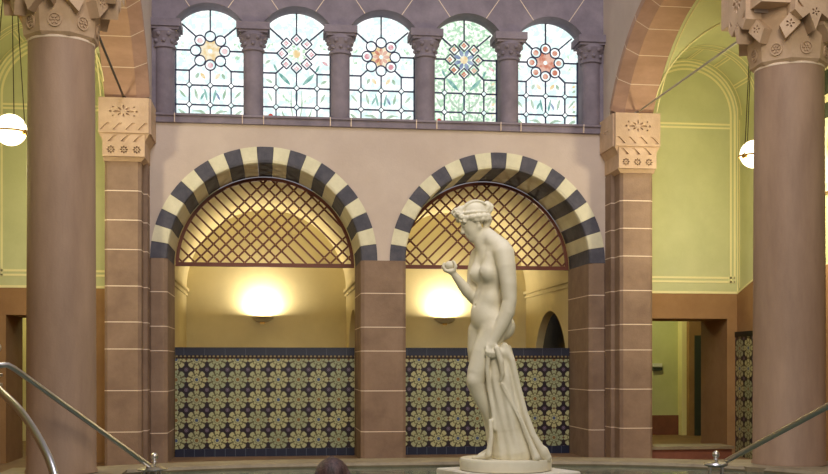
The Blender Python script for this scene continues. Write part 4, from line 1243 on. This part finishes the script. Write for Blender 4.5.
# curls over the brow
H_.ell(hd(10.4, 6.6, 0), (5.0, 8.4, 5.4), HR, k=2); H_.ell(hd(8.6, 11.0, 0), (5.5, 7.5, 4.4), HR, k=2)
for c, r in ((hd(13.5, 4.6, -1), 3.1), (hd(15.0, 8.2, -2.5), 2.9), (hd(15.8, 11.6, 1), 2.9), (hd(13.2, 12.4, -3), 2.7), (hd(12.6, 8.6, -6), 2.8), (hd(10.8, 3.8, -7.4), 2.8), (hd(12.2, 9, 5.5), 2.8), (hd(14.6, 3, 3.6), 2.6), (hd(12.8, .8, -5.6), 2.3), (hd(9.8, -1.6, -8.6), 2.5), (hd(9.8, -1.6, 8.6), 2.5)):
    H_.ell(c, (r, r, r), k=.9)
    H_.ell(tuple(np.array(c) + np.array([0, -r, 0])), (r * .35, r * .35, r * .35), k=.5, sub=True)
# knot at the back of the crown, with a twisted roll
kc = np.array(q(487.2, 207.6, 0))
H_.ell(tuple(kc), (4.4, 5.0, 5.0), k=1.5)
P = []
for i in range(25):
    a = 2 * PI * i / 24; P.append((tuple(kc + np.array([4.2 * math.cos(a), 1.0 * math.sin(a * 2), 4.2 * math.sin(a)])), 2.3 * (1 + .15 * math.sin(a * 5))))
H_.chain(P, k=.6)
H_.ell(tuple(kc + np.array([0, -5.4, 0])), (1.5, 1.2, 1.5), k=.8, sub=True)
H_.chain([(q(481, 213, 0), 4.5), (tuple(kc), 3.5)], k=2)
H_.chain([(q(485, 217, 0), 4.6), (q(487.5, 221.5, 0), 4.2), (q(486, 227, 0), 3.4)], k=2)
st_build(H_, 'hair', M['marble'], stat)
# drapery over the tree stump
D_ = SDF((466, -42, -2), (552, 30, 120), .7)
D_.chain([(q(498.5, 358, -8.5), 12.8), (q(500, 378, -8.5), 15.2), (q(505, 405, -7.5), 16.6), (q(509, 428, -6.5), 18.6), (q(513, 449, -4.5), 23.5)], k=4)
D_.ell(q(499, 353, -12.5), (11.5, 11, 8), k=3)
# vertical folds all round
g = np.meshgrid(*D_.ax, indexing='ij'); z = g[2]; yy = 458 - z
cxx = np.interp(yy, [345, 358, 378, 405, 428, 449, 460], [499, 499, 500, 505, 509, 513, 514]); an = np.arctan2(g[1] + 8, g[0] - cxx)
amp = np.clip((yy - 352) / 30, 0, 1)
D_.F += (amp * (.75 * np.sin(an * 7 + yy * .035) + .4 * np.sin(an * 13 - yy * .05 + 1))).astype(np.float32)
D_.F = np.maximum(D_.F, (-z + .0).astype(np.float32) - .3)
for P in ([(q(487, 352, -22), 2.4), (q(486, 368, -19.5), 2.4), (q(487.5, 388, -18), 2.0), (q(491, 408, -18.5), 1.8), (q(493, 428, -19), 1.4)],
          [(q(495, 349, -25.5), 3.0), (q(499, 362, -26), 3.0), (q(500.5, 374, -25), 2.2), (q(499, 380, -24), 1.0)],
          [(q(503, 346, -18.5), 3.4), (q(510, 360, -19.5), 3.2), (q(516, 385, -17.5), 3.0), (q(523, 412, -18.5), 3.0), (q(531, 434, -19.5), 3.4), (q(541, 452, -18.5), 4.6)],
          [(q(500, 384, -24.5), 1.3), (q(510, 402, -24.5), 1.7), (q(519, 420, -25.5), 2.0), (q(527, 440, -27.5), 2.6), (q(533, 455, -29.5), 4)],
          [(q(489, 420, -21.5), 2.2), (q(489.5, 436, -23.5), 2.4), (q(487, 452, -23.5), 3.0)],
          [(q(508, 348, -0.5), 3.4), (q(513, 364, 1.5), 3.2), (q(518, 390, 3.5), 3.4), (q(526, 425, 3.5), 4), (q(536, 450, 1.5), 5)],
          [(q(486, 454, -18.5), 3.6), (q(478, 456, -14.5), 2.0), (q(472, 457, -10.5), 1.2)]):
    D_.chain(P, k=2.6)
D_.chain([(q(498, 382, -25.5), .9), (q(507, 396, -26.5), 1.1), (q(516, 414, -27), 1.3), (q(523, 434, -29.5), 1.5), (q(528, 454, -32.5), 1.8)], k=1.2, sub=True)
D_.chain([(q(502.5, 350, -25), 1.0), (q(504, 366, -25.5), 1.2), (q(503.5, 378, -25), .8)], k=1.2, sub=True)
D_.chain([(q(490, 356, -25), .8), (q(488, 375, -24), 1.0), (q(490, 395, -24), .8)], k=1.0, sub=True)
D_.chain([(q(541, 450, -17.5), 5.5), (q(545, 456, -17.5), 4.5)], k=2)
st_build(D_, 'drapery', M['marble'], stat)
# round plinth, part of the statue
sbx, sby, sbz = SB.x, SB.y, SB.z
mb = MB(); mb.lathe([(.286, -.078), (.300, -.072), (.302, -.012), (.296, .0), (.001, .001)], (sbx + .008, sby + .02, sbz), 64)
o = mb.build('plinth', M['marble'], stat, smooth=30)
# square pedestal slab in the pool
c = (sbx + .02, sby + .02); zt = sbz - .078
r = empty('pedestal', (c[0], c[1], -1.0), 'pale square stone pedestal rising from the pool under the statue', 'pedestal')
def rsq(h, a=math.radians(23)): return [(c[0] + h * (x * math.cos(a) - y * math.sin(a)), c[1] + h * (x * math.sin(a) + y * math.cos(a))) for x, y in ((-1, -1), (1, -1), (1, 1), (-1, 1))]
mb = MB(); mb.prism(rsq(.338), zt - .09, zt - .008); mb.prism(rsq(.338), zt - .008, zt, 0, rsq(.332)); mb.build('slab', M['plinthm'], r)
mb = MB(); mb.prism(rsq(.30), -.99, zt - .09); mb.build('block', M['plinthm'], r)

# ------------------------------------------------------------------ the bather
hp = at(332, 457, 6.3)   # top of the hair
bx, by, bz = hp
per = empty('person', (bx, by, -1.0), 'person standing in the pool seen from behind, only their dark reddish-brown hair in view', 'person')
def bw(V): return np.array([bx, by, bz])[None, :] + V * np.array([1, 1, 1.0])
P_ = SDF((-.42, -.3, -1.5), (.42, .34, .02), .012)
k = .03
# facing away from the viewer (+y)
P_.ell((0, .01, -.115), (.076, .095, .098), k=k); P_.ell((0, .055, -.165), (.058, .055, .075), k=k)
P_.cap((0, .105, -.15), .010, (0, .118, -.178), .013, k=.012)
for sg in (-1, 1):
    P_.ell((sg * .03, .102, -.135), (.017, .014, .010), k=.008, sub=True); P_.ell((sg * .079, .005, -.15), (.010, .018, .030), k=.008)
P_.cap((-.02, .10, -.21), .007, (.02, .10, -.21), .007, k=.008)
P_.cap((0, -.01, -.19), .052, (0, -.03, -.33), .056, k=k)
P_.cap((-.15, -.02, -.36), .055, (.15, -.02, -.36), .055, k=.06)
P_.ell((0, -.01, -.48), (.165, .095, .17), k=.06); P_.ell((0, 0, -.70), (.13, .085, .16), k=.06); P_.ell((0, 0, -.88), (.165, .105, .13), k=.06)
for sg in (-1, 1):
    P_.chain([((sg * .175, -.02, -.37), .052), ((sg * .225, 0, -.62), .040), ((sg * .24, .12, -.82), .028)], k=.03)
    P_.ell((sg * .24, .17, -.86), (.035, .045, .016), k=.02)
    for f in range(4): P_.chain([((sg * (.215 + f * .017), .20, -.865), .0095), ((sg * (.213 + f * .019), .24, -.875), .0085), ((sg * (.213 + f * .020), .262 - abs(f - 1.5) * .008, -.888), .008)], k=.006)
    P_.chain([((sg * .215, .15, -.86), .012), ((sg * .19, .18, -.868), .0105), ((sg * .18, .205, -.873), .009)], k=.008)
    P_.chain([((sg * .085, 0, -.92), .085), ((sg * .09, .01, -1.22), .058), ((sg * .09, -.01, -1.46), .05)], k=.03)
V, Q = P_.mesh(); link_mesh('body', bw(V), Q, mat('skin', srgb(196, 150, 126), rough=.6), None, per, None, smooth='all')
Hh = SDF((-.14, -.16, -.30), (.14, .14, .02), .006)
Hh.ell((0, -.008, -.105), (.098, .108, .104), k=.02); Hh.ell((0, .10, -.17), (.075, .07, .09), k=.02, sub=True)
Hh.ell((0, -.05, -.19), (.088, .062, .09), k=.03)
for i in range(13):
    a = -1.25 + 2.5 * i / 12
    pts = []
    for j in range(8):
        t = j / 7; th = math.radians(80 - 150 * t)
        x = math.sin(a) * .106 * math.cos(th * .5 - .35) * (.35 + .65 * min(1, t * 2.2)); 
        pts.append(((x, .045 - .155 * math.sin(t * PI * .5), -.004 - .24 * t ** 1.6 - .02 * abs(a)), .010))
    Hh.chain(pts, k=.004)
V, Q = Hh.mesh()
link_mesh('hair', bw(V), Q, mat('dark_red_brown_hair', srgb(44, 30, 32), srgb(96, 70, 68), .5, 9, 5, .5, stretch=(5, 3, .5), bscale=120, spec=.5), None, per, None, smooth='all')
